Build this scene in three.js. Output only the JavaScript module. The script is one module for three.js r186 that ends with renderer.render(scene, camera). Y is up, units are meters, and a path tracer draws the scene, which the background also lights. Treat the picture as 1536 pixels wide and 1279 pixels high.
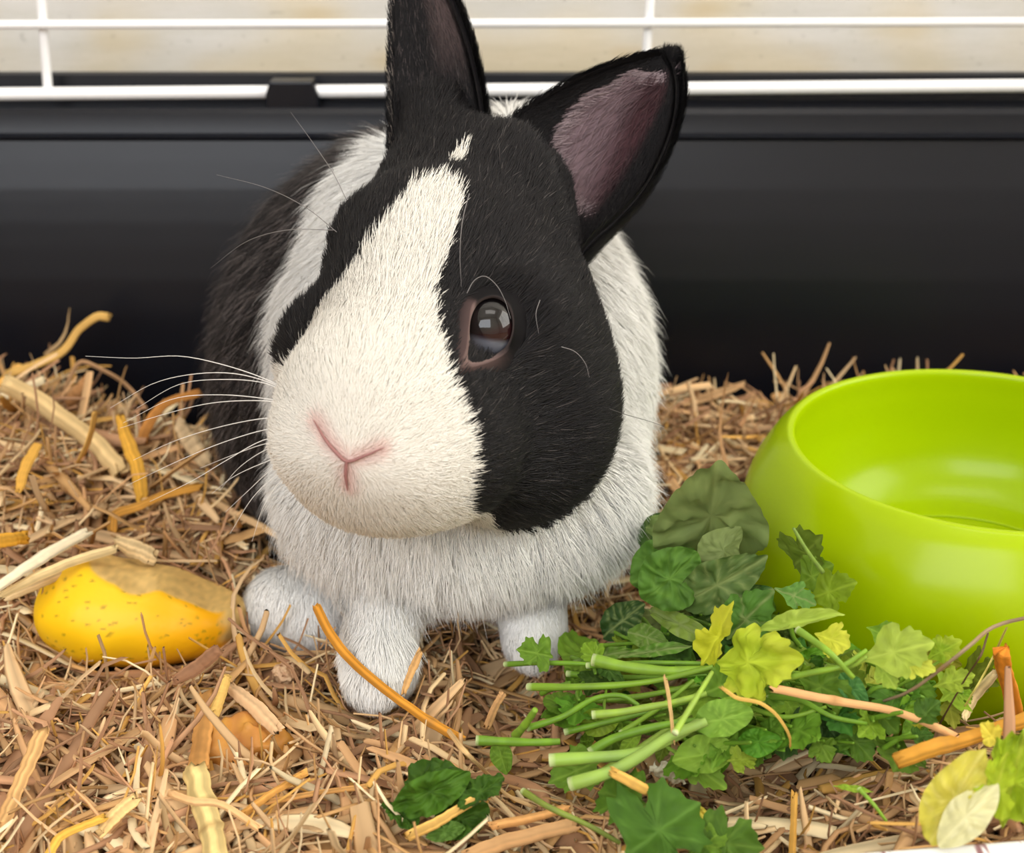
import * as THREE from 'three';
import { mergeGeometries, toCreasedNormals } from 'three/addons/utils/BufferGeometryUtils.js';
import { RectAreaLightUniformsLib } from 'three/addons/lights/RectAreaLightUniformsLib.js';
import { RoundedBoxGeometry } from 'three/addons/geometries/RoundedBoxGeometry.js';
import { createNoise3D } from 'simplex-noise';

// ---------- camera, sky, lights, exposure ----------
const V = (x = 0, y = 0, z = 0) => new THREE.Vector3(x, y, z);
const PITCH = 24 * Math.PI / 180, CP = Math.cos(PITCH), SP = Math.sin(PITCH), FOCAL = 2000, EYE = 0.19;
const scene = new THREE.Scene();
const camera = new THREE.PerspectiveCamera(2 * Math.atan(639.5 / FOCAL) * 180 / Math.PI, 1536 / 1279, 0.02, 20);
camera.position.set(0, EYE, 0);
camera.rotation.set(-PITCH, 0, 0);
camera.focus = 0.292;
camera.userData.fStop = 17;
scene.background = new THREE.Color(0.86, 0.93, 1.0);
scene.backgroundIntensity = 1.6;
RectAreaLightUniformsLib.init();
const renderer = new THREE.WebGLRenderer({ antialias: true });
renderer.toneMapping = THREE.LinearToneMapping;
renderer.toneMappingExposure = 0.42;
renderer.shadowMap.enabled = true;
const WINDOW = { x: -0.6, y: 1.2, w: 1.5, h: 1.2, z: 1.2 };   // in the wall behind the camera
const daylight = new THREE.RectAreaLight(0xf8faff, 12.5, WINDOW.w, WINDOW.h);
daylight.position.set(WINDOW.x, WINDOW.y, WINDOW.z - 0.03);
daylight.lookAt(WINDOW.x, WINDOW.y, -1);
scene.add(daylight);
const SIDE = { x: 1.2, y: 0.95, w: 1.3, h: 1.2, z: -0.05 };       // in the right wall
const sidelight = new THREE.RectAreaLight(0xfffaf0, 12, SIDE.w, SIDE.h);
sidelight.position.set(SIDE.x - 0.03, SIDE.y, SIDE.z);
sidelight.lookAt(-1, SIDE.y, SIDE.z);
scene.add(sidelight);
const LAMP = { x: 0.15, y: 2.3, z: 0.1, w: 1.2, d: 0.6 };
const lampLight = new THREE.RectAreaLight(0xfff8ee, 4, LAMP.w, LAMP.d);
lampLight.position.set(LAMP.x, LAMP.y - 0.062, LAMP.z);
lampLight.rotation.x = -Math.PI / 2;
scene.add(lampLight);

// ---------- helpers ----------
function mulberry(a) { return () => { a |= 0; a = a + 0x6D2B79F5 | 0; let t = Math.imul(a ^ a >>> 15, 1 | a); t = t + Math.imul(t ^ t >>> 7, 61 | t) ^ t; return ((t ^ t >>> 14) >>> 0) / 4294967296; }; }
const R = mulberry(20240611);
const rnd = (a, b) => a + (b - a) * R();
const noise3 = createNoise3D(mulberry(77));
const clamp = (x, a = 0, b = 1) => Math.min(b, Math.max(a, x));
const smooth = (a, b, x) => { const t = clamp((x - a) / (b - a)); return t * t * (3 - 2 * t); };
const lerp = (a, b, t) => a + (b - a) * t;
const at = (u, v, d) => { const x = (u - 768) / FOCAL * d, y = (639.5 - v) / FOCAL * d; return V(x, EYE + y * CP - d * SP, -d * CP - y * SP); };   // a pixel and a depth give a point
function onPlane(u, v, y = 0) { const q = at(u, v, 1), k = (y - EYE) / (q.y - EYE); return V(q.x * k, y, q.z * k); }
const used = {};
function numbered(n) { const k = used[n] = (used[n] ?? -1) + 1; return k ? n + '_' + String(k).padStart(3, '0') : n; }
function tag(o, label, category, group, kind) {
  if (label) o.userData.label = label; if (category) o.userData.category = category;
  if (group) o.userData.group = group; if (kind) o.userData.kind = kind; return o;
}
function thing(name, label, category, group, pos) { const o = new THREE.Group(); o.name = numbered(name); if (pos) o.position.copy(pos); scene.add(o); return tag(o, label, category, group); }
function mesh(name, geo, mat, parent = scene) {
  const m = new THREE.Mesh(geo, mat); m.name = parent === scene ? numbered(name) : name;
  if (parent !== scene) { const n = parent.children.filter(c => c.name.replace(/_\d{3}$/, '') === name).length; if (n) m.name = name + '_' + String(n).padStart(3, '0'); }
  m.castShadow = m.receiveShadow = true; parent.add(m); return m;
}
const struct = (name, geo, mat, parent) => { const m = mesh(name, geo, mat, parent); if (!parent) m.userData.kind = 'structure'; return m; };
const std = (o) => new THREE.MeshStandardMaterial({ roughness: 0.8, ...o });
const phys = (o) => new THREE.MeshPhysicalMaterial({ roughness: 0.8, ...o });
const box = (w, h, d, x, y, z) => new THREE.BoxGeometry(w, h, d).translate(x, y, z);
const rbox = (w, h, d, x, y, z, r = 0.002, s = 2) => new RoundedBoxGeometry(w, h, d, s, r).translate(x, y, z);
function buildGeo(pos, idx, col, uv) {
  const g = new THREE.BufferGeometry(); g.setAttribute('position', new THREE.Float32BufferAttribute(pos, 3));
  if (col) g.setAttribute('color', new THREE.Float32BufferAttribute(col, 3));
  if (uv) g.setAttribute('uv', new THREE.Float32BufferAttribute(uv, 2));
  g.setIndex(idx); g.computeVertexNormals(); return g;
}
const lin = (r, g, b) => new THREE.Color().setRGB(r / 255, g / 255, b / 255, THREE.SRGBColorSpace);
function texture(w, h, fn, srgb = true) {   // fn(x, y) gives [r, g, b] in 0..255; repeats
  const d = new Uint8Array(w * h * 4);
  for (let y = 0; y < h; y++) for (let x = 0; x < w; x++) { const c = fn(x, y), k = (y * w + x) * 4; d[k] = clamp(c[0], 0, 255); d[k + 1] = clamp(c[1], 0, 255); d[k + 2] = clamp(c[2], 0, 255); d[k + 3] = 255; }
  const t = new THREE.DataTexture(d, w, h); t.wrapS = t.wrapT = THREE.RepeatWrapping; t.magFilter = THREE.LinearFilter; t.minFilter = THREE.LinearMipmapLinearFilter; t.generateMipmaps = true;
  if (srgb) t.colorSpace = THREE.SRGBColorSpace; t.needsUpdate = true; return t;
}
// a tapering tube through points; radius: number or function of t; flat squeezes it along the third axis
function tubeGeo(points, radius, seg = 16, sides = 6, color, caps = true) {
  const curve = points.length > 2 ? new THREE.CatmullRomCurve3(points, false, 'centripetal') : new THREE.LineCurve3(points[0], points[1]);
  const rf = typeof radius === 'function' ? radius : () => radius;
  const pos = [], idx = [], col = []; const fr = curve.computeFrenetFrames(seg, false);
  for (let i = 0; i <= seg; i++) {
    const t = i / seg, p = curve.getPointAt(t), r = rf(t), c = color && color(t);
    for (let j = 0; j < sides; j++) { const a = j / sides * Math.PI * 2; const q = p.clone().addScaledVector(fr.normals[i], Math.cos(a) * r).addScaledVector(fr.binormals[i], Math.sin(a) * r); pos.push(q.x, q.y, q.z); if (c) col.push(c.r, c.g, c.b); }
  }
  for (let i = 0; i < seg; i++) for (let j = 0; j < sides; j++) { const a = i * sides + j, b = i * sides + (j + 1) % sides; idx.push(a, b, a + sides, b, b + sides, a + sides); }
  if (caps) for (const e of [0, seg]) {
    const p = curve.getPointAt(e / seg), k = pos.length / 3; pos.push(p.x, p.y, p.z); if (color) { const c = color(e ? 1 : 0); col.push(c.r, c.g, c.b); }
    for (let j = 0; j < sides; j++) { const a = e * sides + j, b = e * sides + (j + 1) % sides; e ? idx.push(a, b, k) : idx.push(b, a, k); }
  }
  return buildGeo(pos, idx, color ? col : null);
}

// ---------- the room ----------
const plasterMat = std({ color: lin(226, 222, 214), roughness: 0.95 });
const floorMat = std({ color: lin(150, 122, 95), roughness: 0.6 });
struct('floor', box(4.4, 0.1, 3.4, 0, -0.116, 0.25), floorMat);
struct('ceiling', box(4.4, 0.1, 3.4, 0, 2.45, 0.25), plasterMat);
struct('wall_back', box(4.4, 2.6, 0.1, 0, 1.2, -0.75), plasterMat);
struct('wall_left', box(0.1, 2.6, 2.2, -1.85, 1.2, 0.3), plasterMat);
function windowIn(name, w, h, place) {   // frame with a middle bar and a pane, facing z
  const win = new THREE.Group(), wf = std({ color: lin(240, 240, 236), roughness: 0.4 }); win.name = name; win.userData.kind = 'structure'; scene.add(win); place(win);
  struct('window_frame', mergeGeometries([box(w, 0.06, 0.05, 0, h / 2 - 0.03, 0), box(w, 0.06, 0.05, 0, -h / 2 + 0.03, 0), box(0.06, h, 0.05, -w / 2 + 0.03, 0, 0), box(0.06, h, 0.05, w / 2 - 0.03, 0, 0), box(0.06, h, 0.05, 0, 0, 0)]), wf, win);
  struct('window_pane', box(w - 0.08, h - 0.08, 0.004, 0, 0, 0.01), phys({ color: 0xffffff, roughness: 0.02, transmission: 1, thickness: 0, ior: 1.45 }), win);
}
{
  const { x, y, w, h, z } = SIDE, X = x + 0.06, T = 2.4, B = -0.066, A = -0.75, E = 1.4;   // the right wall round its window
  struct('wall_right', mergeGeometries([box(0.12, T - B, z - w / 2 - A, X, (T + B) / 2, (A + z - w / 2) / 2), box(0.12, T - B, E - z - w / 2, X, (T + B) / 2, (E + z + w / 2) / 2), box(0.12, T - y - h / 2, w, X, (T + y + h / 2) / 2, z), box(0.12, y - h / 2 - B, w, X, (B + y - h / 2) / 2, z)]), plasterMat);
  windowIn('window_2', w, h, g => { g.position.set(X, y, z); g.rotation.y = Math.PI / 2; });
}
{
  const { x, y, w, h, z } = WINDOW, zc = z + 0.06, L = -2.2, T = 2.4, B = -0.066;
  struct('wall_front', mergeGeometries([box(x - w / 2 - L, T - B, 0.12, (L + x - w / 2) / 2, (T + B) / 2, zc), box(2.2 - x - w / 2, T - B, 0.12, (2.2 + x + w / 2) / 2, (T + B) / 2, zc),
    box(w, T - y - h / 2, 0.12, x, (T + y + h / 2) / 2, zc), box(w, y - h / 2 - B, 0.12, x, (B + y - h / 2) / 2, zc)]), plasterMat);
  windowIn('window_1', w, h, g => g.position.set(x, y, zc));
}
{
  const t = thing('ceiling_light', 'white rectangular ceiling lamp with a glowing diffuser panel above the cage', 'lamp', null, V(LAMP.x, LAMP.y, LAMP.z));
  mesh('lamp_housing', box(LAMP.w + 0.06, 0.1, LAMP.d + 0.06, 0, 0.05, 0), std({ color: lin(235, 235, 235) }), t);
  mesh('lamp_diffuser', box(LAMP.w, 0.05, LAMP.d, 0, -0.025, 0), std({ color: 0xffffff, emissive: new THREE.Color(1, 0.94, 0.86), emissiveIntensity: 2.5 }), t);
}
// ---------- the cream board behind the cage ----------
{
  const wood = texture(1024, 512, (x, y) => {
    const n = noise3(x * 0.006, y * 0.05, 1) * 7 + noise3(x * 0.03, y * 0.35, 5) * 4.5 + noise3(x * 0.2, y * 0.5, 3) * 2.5;
    const band = smooth(0.24, 0.03, y / 512 + noise3(x * 0.008, y * 0.01, 9) * 0.12);   // bare, yellowed wood along the bottom edge
    const stain = Math.max(0, noise3(x * 0.012, y * 0.02, 21) - 0.45) * 26 * band;
    const dot = Math.max(0, noise3(x * 0.05, y * 0.09, 31) - 0.86) * 200;
    return [212 + n * .6 - stain * 0.5 - dot + band * 3, 209 + n * .6 - stain - dot - band * 7, 202 + n * .7 * 1.1 - stain * 1.8 - dot - band * 28];
  });
  wood.repeat.set(2.2, 2.2); wood.wrapS = wood.wrapT = THREE.MirroredRepeatWrapping;
  const g = rbox(1.3, 0.34, 0.022, 0, 0.17, 0, 0.0015); const p = g.attributes.position, uv = g.attributes.uv;
  for (let i = 0; i < p.count; i++) uv.setXY(i, p.getX(i) * 1.0, p.getY(i) * 1.0 * 2 + 0.01);
  const b = mesh('wooden_board', g, std({ map: wood, roughness: 0.75 }));
  tag(b, 'cream wooden board with yellowed scuffed lower edge behind the white wire bars', 'board');
  b.position.set(0, 0.0985, -0.508); b.rotation.z = 0.016;
}
// ---------- the cage: black tray with a wire grid standing on it ----------
const catmull = (P, i, t) => { const g = j => P[Math.max(0, Math.min(5, j))], [a, b, c, d] = [g(i - 1), g(i), g(i + 1), g(i + 2)], h = k => 0.5 * (2 * b[k] + (c[k] - a[k]) * t + (2 * a[k] - 5 * b[k] + 4 * c[k] - d[k]) * t * t + (3 * b[k] - a[k] - 3 * c[k] + d[k]) * t ** 3); return [h(0), h(1)]; };
const RIM_A = onPlane(1190, 1280, 0.026), RIM_B = onPlane(1536, 1253, 0.026), behindRim = (x, z) => ((x - RIM_A.x) * (RIM_B.z - RIM_A.z) - (z - RIM_A.z) * (RIM_B.x - RIM_A.x)) / Math.hypot(RIM_B.x - RIM_A.x, RIM_B.z - RIM_A.z);
const cage = thing('rabbit_cage', 'rabbit cage with black plastic tray and white wire bars behind the rabbit', 'cage');
{
  const blackPlastic = phys({ color: lin(10, 13, 21), roughness: 0.34, specularIntensity: 0.6, bumpMap: texture(256, 256, () => { const k = 128 + rnd(-60, 60); return [k, k, k]; }, false), bumpScale: 0.00004 });
  const z0 = -0.437, top = 0.108;
  // the tray's back wall leans back a little and carries a ledge, a groove and a raised lip behind
  const prof = [[-0.064, 0.006], [0.03, 0.0035], [0.06, 0.0005], [0.08, -0.0035], [0.09, -0.0065], [0.096, -0.0085], [0.0975, -0.0065], [0.0985, -0.009], [0.1045, -0.010], [0.1062, -0.0115], [0.1062, -0.026], [0.1146, -0.027], [0.1152, -0.03], [0.113, -0.034], [-0.064, -0.034]];
  const fine = []; prof.forEach(([y, z], i) => { if (i > 0 && i < 6) for (let k = 1; k < 8; k++) { const q = catmull(prof, i - 1, k / 8); fine.push(q); } fine.push([y, z]); });
  const s = new THREE.Shape(fine.map(([y, z]) => new THREE.Vector2(-z, y)));
  const w = 0.72, back = new THREE.ExtrudeGeometry(s, { depth: w, bevelEnabled: false, steps: 1 }).rotateY(Math.PI / 2).translate(-w / 2, 0, z0);
  const t = mesh('tray_wall', toCreasedNormals(back, 0.35), blackPlastic, cage);
  mesh('tray_base', rbox(w, 0.006, 0.3, 0, -0.061, -0.3, 0.002), blackPlastic, cage);
  for (const sx of [-1, 1]) mesh('tray_wall', rbox(0.02, 0.17, 0.3, sx * (w / 2 - 0.01), 0.022, -0.3, 0.003), blackPlastic, cage);
  // clip over the bottom wire
  const clipShape = new THREE.Shape(); clipShape.moveTo(-0.0082, 0); clipShape.lineTo(0.0082, 0); clipShape.lineTo(0.0082, 0.0045); clipShape.lineTo(0.0066, 0.0085); clipShape.lineTo(-0.0066, 0.0085); clipShape.lineTo(-0.0082, 0.0045); clipShape.closePath();
  const clip = mesh('wire_clip', new THREE.ExtrudeGeometry(clipShape, { depth: 0.008, bevelThickness: 0.0006, bevelSize: 0.0006, bevelSegments: 2 }), blackPlastic, cage);
  
  const wireMat = phys({ color: lin(246, 246, 246), roughness: 0.35, clearcoat: 0.4, clearcoatRoughness: 0.2 });
  const zw = z0 - 0.0165, wire = (a, b, r) => mesh('wire', tubeGeo([a, b], r, 2, 10), wireMat, cage);
  const planeZ = (u, v, z) => { const q = at(u, v, 1), k = z / q.z; return V(q.x * k, EYE + (q.y - EYE) * k, z); };
  const cp = planeZ(439, 164, zw + 0.0035); clip.position.set(cp.x, cp.y, zw - 0.0045);
  const ext = (a, b) => [a.clone().lerp(b, -0.4), b.clone().lerp(a, -0.4)];
  wire(...ext(planeZ(0, 141, zw), planeZ(1536, 128.5, zw)), 0.0022);
  wire(...ext(planeZ(0, 37, zw), planeZ(1536, 33, zw)), 0.0015);
  const up = planeZ(0, -68, zw); wire(...ext(up, planeZ(1536, -64, zw)), 0.0015);
  for (const [u0, u1] of [[72, 62], [966, 975], [-840, -860], [1868, 1885]]) { const a = planeZ(u0, 135, zw - 0.0028), b = planeZ(u1, 0, zw - 0.0028); wire(a, b.clone().lerp(a, -3.2), 0.0016); }
  // white front rim with chipped paint, close to the camera
  const chip = texture(512, 64, (x, y) => { const n = noise3(x * 0.035, y * 0.09, 4) + 0.5 * noise3(x * 0.12, y * 0.3, 8) + 0.25 * noise3(x * 0.4, y * 0.8, 2); return n > 0.86 ? [150, 105, 110] : [244 + n * 4, 243 + n * 4, 240 + n * 5]; });
  chip.repeat.set(9, 9);
  const a = RIM_A, b = RIM_B, dir = b.clone().sub(a).normalize();
  const len = 0.5, rim = rbox(len, 0.085, 0.012, 0, -0.0425, 0.006, 0.002, 3); const p = rim.attributes.position, uv = rim.attributes.uv;
  for (let i = 0; i < p.count; i++) uv.setXY(i, p.getX(i), p.getZ(i) + p.getY(i));
  const r = mesh('front_rim', rim, std({ map: chip, roughness: 0.45 }), cage);
  tag(r, 'white front rim with chipped paint'); r.position.copy(a.clone().addScaledVector(dir, 0.12)); r.rotation.y = -Math.atan2(dir.z, dir.x);
}

// ---------- the rabbit ----------
const rabbit = thing('rabbit', 'black and white rabbit sitting on straw facing the camera', 'rabbit');
const camToWorld = (x, y, z) => V(x, y * CP + z * SP, z * CP - y * SP);   // directions, camera axes (x right, y up, z to the viewer)
const headBasis = (() => {
  const [a, b, c] = [-10, 46, -20].map(d => d * Math.PI / 180), m = new THREE.Matrix4().makeRotationZ(c).multiply(new THREE.Matrix4().makeRotationY(a)).multiply(new THREE.Matrix4().makeRotationX(b));
  return [V(1, 0, 0), V(0, 1, 0), V(0, 0, 1)].map(e => { e.applyMatrix4(m); return camToWorld(e.x, e.y, e.z); });
})();
const worldBasis = [V(1, 0, 0), V(0, 1, 0), V(0, 0, 1)], camBasis = [V(1, 0, 0), camToWorld(0, 1, 0), camToWorld(0, 0, 1)];
const ell = (u, v, d, r, basis = camBasis) => ({ c: at(u, v, d), r: r.map(x => x / 100), b: basis });
const cap = (a, ra, b, rb) => ({ a, b, ra: ra / 100, rb: rb / 100 });
const HEAD = [
  ell(702, 395, 0.318, [2.75, 2.75, 2.9]),
  ell(640, 440, 0.300, [1.9, 2.0, 2.0]),
  ell(785, 615, 0.306, [2.15, 2.5, 2.2]),
  ell(730, 520, 0.302, [2.1, 2.2, 2.0]),
  ell(500, 535, 0.305, [1.25, 1.5, 1.5]),
  cap(at(645, 400, 0.300), 1.65, at(580, 590, 0.276), 1.7),
  ell(575, 640, 0.277, [2.1, 1.75, 1.8]),
  ell(487, 672, 0.272, [1.02, 0.95, 1.0]),
  ell(578, 690, 0.268, [1.25, 0.98, 1.1]),
  ell(525, 668, 0.2655, [0.75, 0.62, 0.6]),
  ell(660, 685, 0.279, [1.3, 1.15, 1.2]),
  ell(560, 728, 0.281, [1.25, 0.85, 1.2]),
  ell(550, 385, 0.304, [0.65, 1.0, 0.8]),
  cap(at(770, 285, 0.316), 1.5, at(792, 280, 0.3175), 0.8), ell(772, 498, 0.2890, [0.8, 1.15, 0.8]), ell(735, 700, 0.300, [1.2, 1.1, 1.3]), cap(at(665, 275, 0.320), 1.3, at(655, 190, 0.324), 0.95),
];
const BODY = [
  ell(648, 560, 0.395, [6.35, 7.05, 5.2]),
  ell(696, 560, 0.358, [4.95, 5.6, 3.6]),
  ell(692, 735, 0.336, [4.55, 2.75, 3.3]),
  ell(600, 340, 0.372, [2.3, 2.3, 2.3]),
  ell(768, 240, 0.360, [1.3, 1.3, 1.5]),
];
const LEGS = [
  cap(at(582, 850, 0.330), 1.25, at(572, 955, 0.322), 0.82), cap(at(572, 955, 0.322), 0.8, at(568, 1002, 0.316), 0.86), cap(at(568, 1004, 0.315), 0.86, at(560, 1022, 0.310), 0.74),
  cap(at(790, 850, 0.340), 1.2, at(800, 935, 0.336), 0.8), cap(at(800, 940, 0.334), 0.78, at(798, 966, 0.329), 0.74),
  cap(at(470, 905, 0.352), 1.15, at(430, 905, 0.348), 1.0), cap(at(470, 930, 0.345), 1.0, at(425, 915, 0.352), 1.0),
];
function primDist(q, x, y, z) {
  if (q.r) {
    const dx = x - q.c.x, dy = y - q.c.y, dz = z - q.c.z, [A, B, C] = q.b;
    const a = (dx * A.x + dy * A.y + dz * A.z) / q.r[0], b = (dx * B.x + dy * B.y + dz * B.z) / q.r[1], c = (dx * C.x + dy * C.y + dz * C.z) / q.r[2];
    const k0 = Math.sqrt(a * a + b * b + c * c), a1 = a / q.r[0], b1 = b / q.r[1], c1 = c / q.r[2], k1 = Math.sqrt(a1 * a1 + b1 * b1 + c1 * c1);
    return k1 < 1e-9 ? -Math.min(...q.r) : k0 * (k0 - 1) / k1;
  }
  const bx = q.b.x - q.a.x, by = q.b.y - q.a.y, bz = q.b.z - q.a.z, px = x - q.a.x, py = y - q.a.y, pz = z - q.a.z;
  const h = clamp((px * bx + py * by + pz * bz) / (bx * bx + by * by + bz * bz));
  return Math.hypot(px - bx * h, py - by * h, pz - bz * h) - (q.ra + (q.rb - q.ra) * h);
}
const smin = (a, b, k) => { const h = Math.max(k - Math.abs(a - b), 0) / k; return Math.min(a, b) - h * h * k * 0.25; };
const HEAD_K = HEAD.map((q, i) => [0, .014, .018, .016, .008, .014, .016, .006, .006, .005, .014, .010, .008, .010, .010, .010, .012][i]);
function headDist(x, y, z) { let d = primDist(HEAD[0], x, y, z); for (let i = 1; i < HEAD.length; i++) d = smin(d, primDist(HEAD[i], x, y, z), HEAD_K[i]); return d; }
function bodyDist(x, y, z) {
  let d = primDist(BODY[0], x, y, z); for (let i = 1; i < BODY.length; i++) d = smin(d, primDist(BODY[i], x, y, z), 0.012);
  let l = primDist(LEGS[0], x, y, z); l = smin(l, primDist(LEGS[1], x, y, z), .006); l = smin(l, primDist(LEGS[2], x, y, z), .005);
  let m = smin(primDist(LEGS[3], x, y, z), primDist(LEGS[4], x, y, z), .006);
  let n = smin(primDist(LEGS[5], x, y, z), primDist(LEGS[6], x, y, z), .006);
  return Math.min(smin(d, Math.min(l, m), 0.009), n);
}
function fullDist(x, y, z) { return smin(headDist(x, y, z), bodyDist(x, y, z), 0.005); }
function gradOf(f, p, e = 0.0006) {
  const n = V(f(p.x + e, p.y, p.z) - f(p.x - e, p.y, p.z), f(p.x, p.y + e, p.z) - f(p.x, p.y - e, p.z), f(p.x, p.y, p.z + e) - f(p.x, p.y, p.z - e)); return n.normalize();
}
function trace(u, v, f = fullDist) { const o = V(0, EYE, 0), dir = at(u, v, 1).sub(o).normalize(); let t = 0.2; for (let i = 0; i < 160; i++) { const p = o.clone().addScaledVector(dir, t), d = f(p.x, p.y, p.z); if (d < 0.00005) return p; t += d * 0.8; if (t > 0.6) break; } return null; }
const eyeR = 0.0064, eyeP = trace(738, 490), toCam = V(0, EYE, 0).sub(eyeP).normalize(), eyeC = trace(734, 491).addScaledVector(toCam, -0.0050), socket = cap(eyeC.clone().addScaledVector(toCam, 0.002), 0.62, eyeC.clone().addScaledVector(toCam, 0.016), 0.60);
function rabbitDist(x, y, z) { const d = fullDist(x, y, z), s = -primDist(socket, x, y, z); return s < -0.01 ? d : -smin(-d, -s, 0.0015); }   // with the eye socket
// surface nets
function surfaceNets(f, lo, hi, h) {
  const nx = Math.ceil((hi.x - lo.x) / h), ny = Math.ceil((hi.y - lo.y) / h), nz = Math.ceil((hi.z - lo.z) / h), val = new Float32Array(nx * ny * nz), BL = 8, reach = h * BL * 0.87 + 2 * h;
  for (let bz = 0; bz < nz; bz += BL) for (let by = 0; by < ny; by += BL) for (let bx = 0; bx < nx; bx += BL) {
    const mid = f(lo.x + (bx + BL / 2) * h, lo.y + (by + BL / 2) * h, lo.z + (bz + BL / 2) * h), skip = Math.abs(mid) > reach * 1.7;
    for (let z = bz; z < Math.min(nz, bz + BL); z++) for (let y = by; y < Math.min(ny, by + BL); y++) for (let x = bx; x < Math.min(nx, bx + BL); x++)
      val[x + nx * (y + ny * z)] = skip ? mid : f(lo.x + x * h, lo.y + y * h, lo.z + z * h);
  }
  const id = new Int32Array(val.length).fill(-1), pos = [], idx = [], S = [1, nx, nx * ny];
  const corner = [0, 1, nx, nx + 1, nx * ny, nx * ny + 1, nx * ny + nx, nx * ny + nx + 1], E = [[0, 1], [2, 3], [4, 5], [6, 7], [0, 2], [1, 3], [4, 6], [5, 7], [0, 4], [1, 5], [2, 6], [3, 7]];
  for (let z = 0; z < nz - 1; z++) for (let y = 0; y < ny - 1; y++) for (let x = 0; x < nx - 1; x++) {
    const k = x + nx * (y + ny * z); let s = 0; for (let i = 0; i < 8; i++) if (val[k + corner[i]] < 0) s++;
    if (s === 0 || s === 8) continue;
    let px = 0, py = 0, pz = 0, n = 0;
    for (const [a, b] of E) { const va = val[k + corner[a]], vb = val[k + corner[b]]; if ((va < 0) !== (vb < 0)) { const t = va / (va - vb); px += (a & 1) + ((b & 1) - (a & 1)) * t; py += (a >> 1 & 1) + ((b >> 1 & 1) - (a >> 1 & 1)) * t; pz += (a >> 2) + ((b >> 2) - (a >> 2)) * t; n++; } }
    id[k] = pos.length / 3; pos.push(lo.x + (x + px / n) * h, lo.y + (y + py / n) * h, lo.z + (z + pz / n) * h);
  }
  for (let z = 1; z < nz - 1; z++) for (let y = 1; y < ny - 1; y++) for (let x = 1; x < nx - 1; x++) {
    const k = x + nx * (y + ny * z), a = val[k] < 0;
    for (let d = 0; d < 3; d++) { if ((val[k + S[d]] < 0) === a) continue; const s1 = S[(d + 1) % 3], s2 = S[(d + 2) % 3], q = [id[k], id[k - s1], id[k - s1 - s2], id[k - s2]]; if (q.some(i => i < 0)) continue; if (a) idx.push(q[0], q[1], q[2], q[0], q[2], q[3]); else idx.push(q[0], q[2], q[1], q[0], q[3], q[2]); }
  }
  return { pos, idx };
}
// colour pattern of the coat, fixed in the head's and the body's own axes (millimetres from the head's middle)
const HO = at(640, 480, .300), HX = headBasis[0], HY = headBasis[1].clone().multiplyScalar(Math.cos(.7)).addScaledVector(headBasis[2], -Math.sin(.7));
const BLAZE = [[-9, 26.5], [-6.4, 29.2], [-3.4, 30.2], [0.6, 29.4], [2.5, 26.5], [4.6, 18.4], [6.5, 8.3], [10, 2.1], [15.4, -4.6], [20.5, -9.8], [25.2, -15.2], [28.1, -22.8], [28, -31.2], [30.4, -34.9], [26, -80], [-80, -80], [-80, -31], [-41.3, -30.7], [-27.5, -21], [-21.6, -14.1], [-18.3, -4.7], [-14.6, 2.2], [-12.7, 8], [-10.6, 14], [-9.6, 20.7]];
function inside(poly, x, y) { let c = false; for (let i = 0, j = poly.length - 1; i < poly.length; j = i++) if ((poly[i][1] > y) !== (poly[j][1] > y) && x < (poly[j][0] - poly[i][0]) * (y - poly[i][1]) / (poly[j][1] - poly[i][1]) + poly[i][0]) c = !c; return c; }
const saddleN = camToWorld(-0.55, 0.1, -0.83).normalize(), saddleP = trace(408, 500);
const nosePx = [[[470, 630], [488, 660], [505, 680], [520, 692], [546, 684], [576, 671]], [[520, 691], [518, 712], [521, 736]]].map(l => l.map(([u, v]) => trace(u, v)));
const nosePts = nosePx.flatMap(l => { const out = []; for (let i = 0; i + 1 < l.length; i++) for (let t = 0; t < 1; t += 0.125) out.push(l[i].clone().lerp(l[i + 1], t)); return out; });
const noseTip = trace(520, 690), chinPt = at(545, 760, .285);
const eyeN = gradOf(fullDist, eyeP).lerp(toCam, 0.7).normalize();
const farC = at(533, 402, .3035), farN = camToWorld(-.95, .1, .25).normalize();
const eyeUp = camBasis[1].clone().addScaledVector(eyeN, -camBasis[1].dot(eyeN)).normalize(), eyeSide = V().crossVectors(eyeUp, eyeN);
const LID = [[707, 456], [721, 444], [744, 440], [764, 449], [773, 469], [773, 499], [763, 524], [737, 543], [689, 552], [697, 522], [701, 488]];
const lidLoop = LID.map(([u, v]) => { const d = at(u, v, 1).sub(V(0, EYE, 0)), q = V(0, EYE, 0).sub(eyeP), k = -q.dot(eyeN) / d.dot(eyeN); q.addScaledVector(d, k); return [q.dot(eyeSide), q.dot(eyeUp)]; });
function coat(p) {   // {c: colour, head, white, len}
  const dh = headDist(p.x, p.y, p.z), db = bodyDist(p.x, p.y, p.z), head = dh < db - 0.0004;
  if (head) {
    const q = p.clone().sub(HO), a = q.dot(HX) * 1000, b = q.dot(HY) * 1000;
    const white = inside(BLAZE, a, b) || Math.hypot(a + 5.3, (b - 37) * 0.5) < 1.6;
    return { head, white, a, b };
  }
  const s = p.clone().sub(saddleP).dot(saddleN) + noise3(p.x * 60, p.y * 60, p.z * 60) * 0.004;
  const foot = Math.min(primDist(LEGS[5], p.x, p.y, p.z), primDist(LEGS[6], p.x, p.y, p.z)) < 0.0035;
  return { head, white: s < 0 || foot, saddle: s, foot };
}
const CREAM = lin(240, 236, 226), WHITE = lin(252, 251, 247), BLACK = lin(20, 18, 20), DARK = lin(30, 26, 27), PINK = lin(214, 150, 142), SKIN = lin(222, 198, 184);
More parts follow.
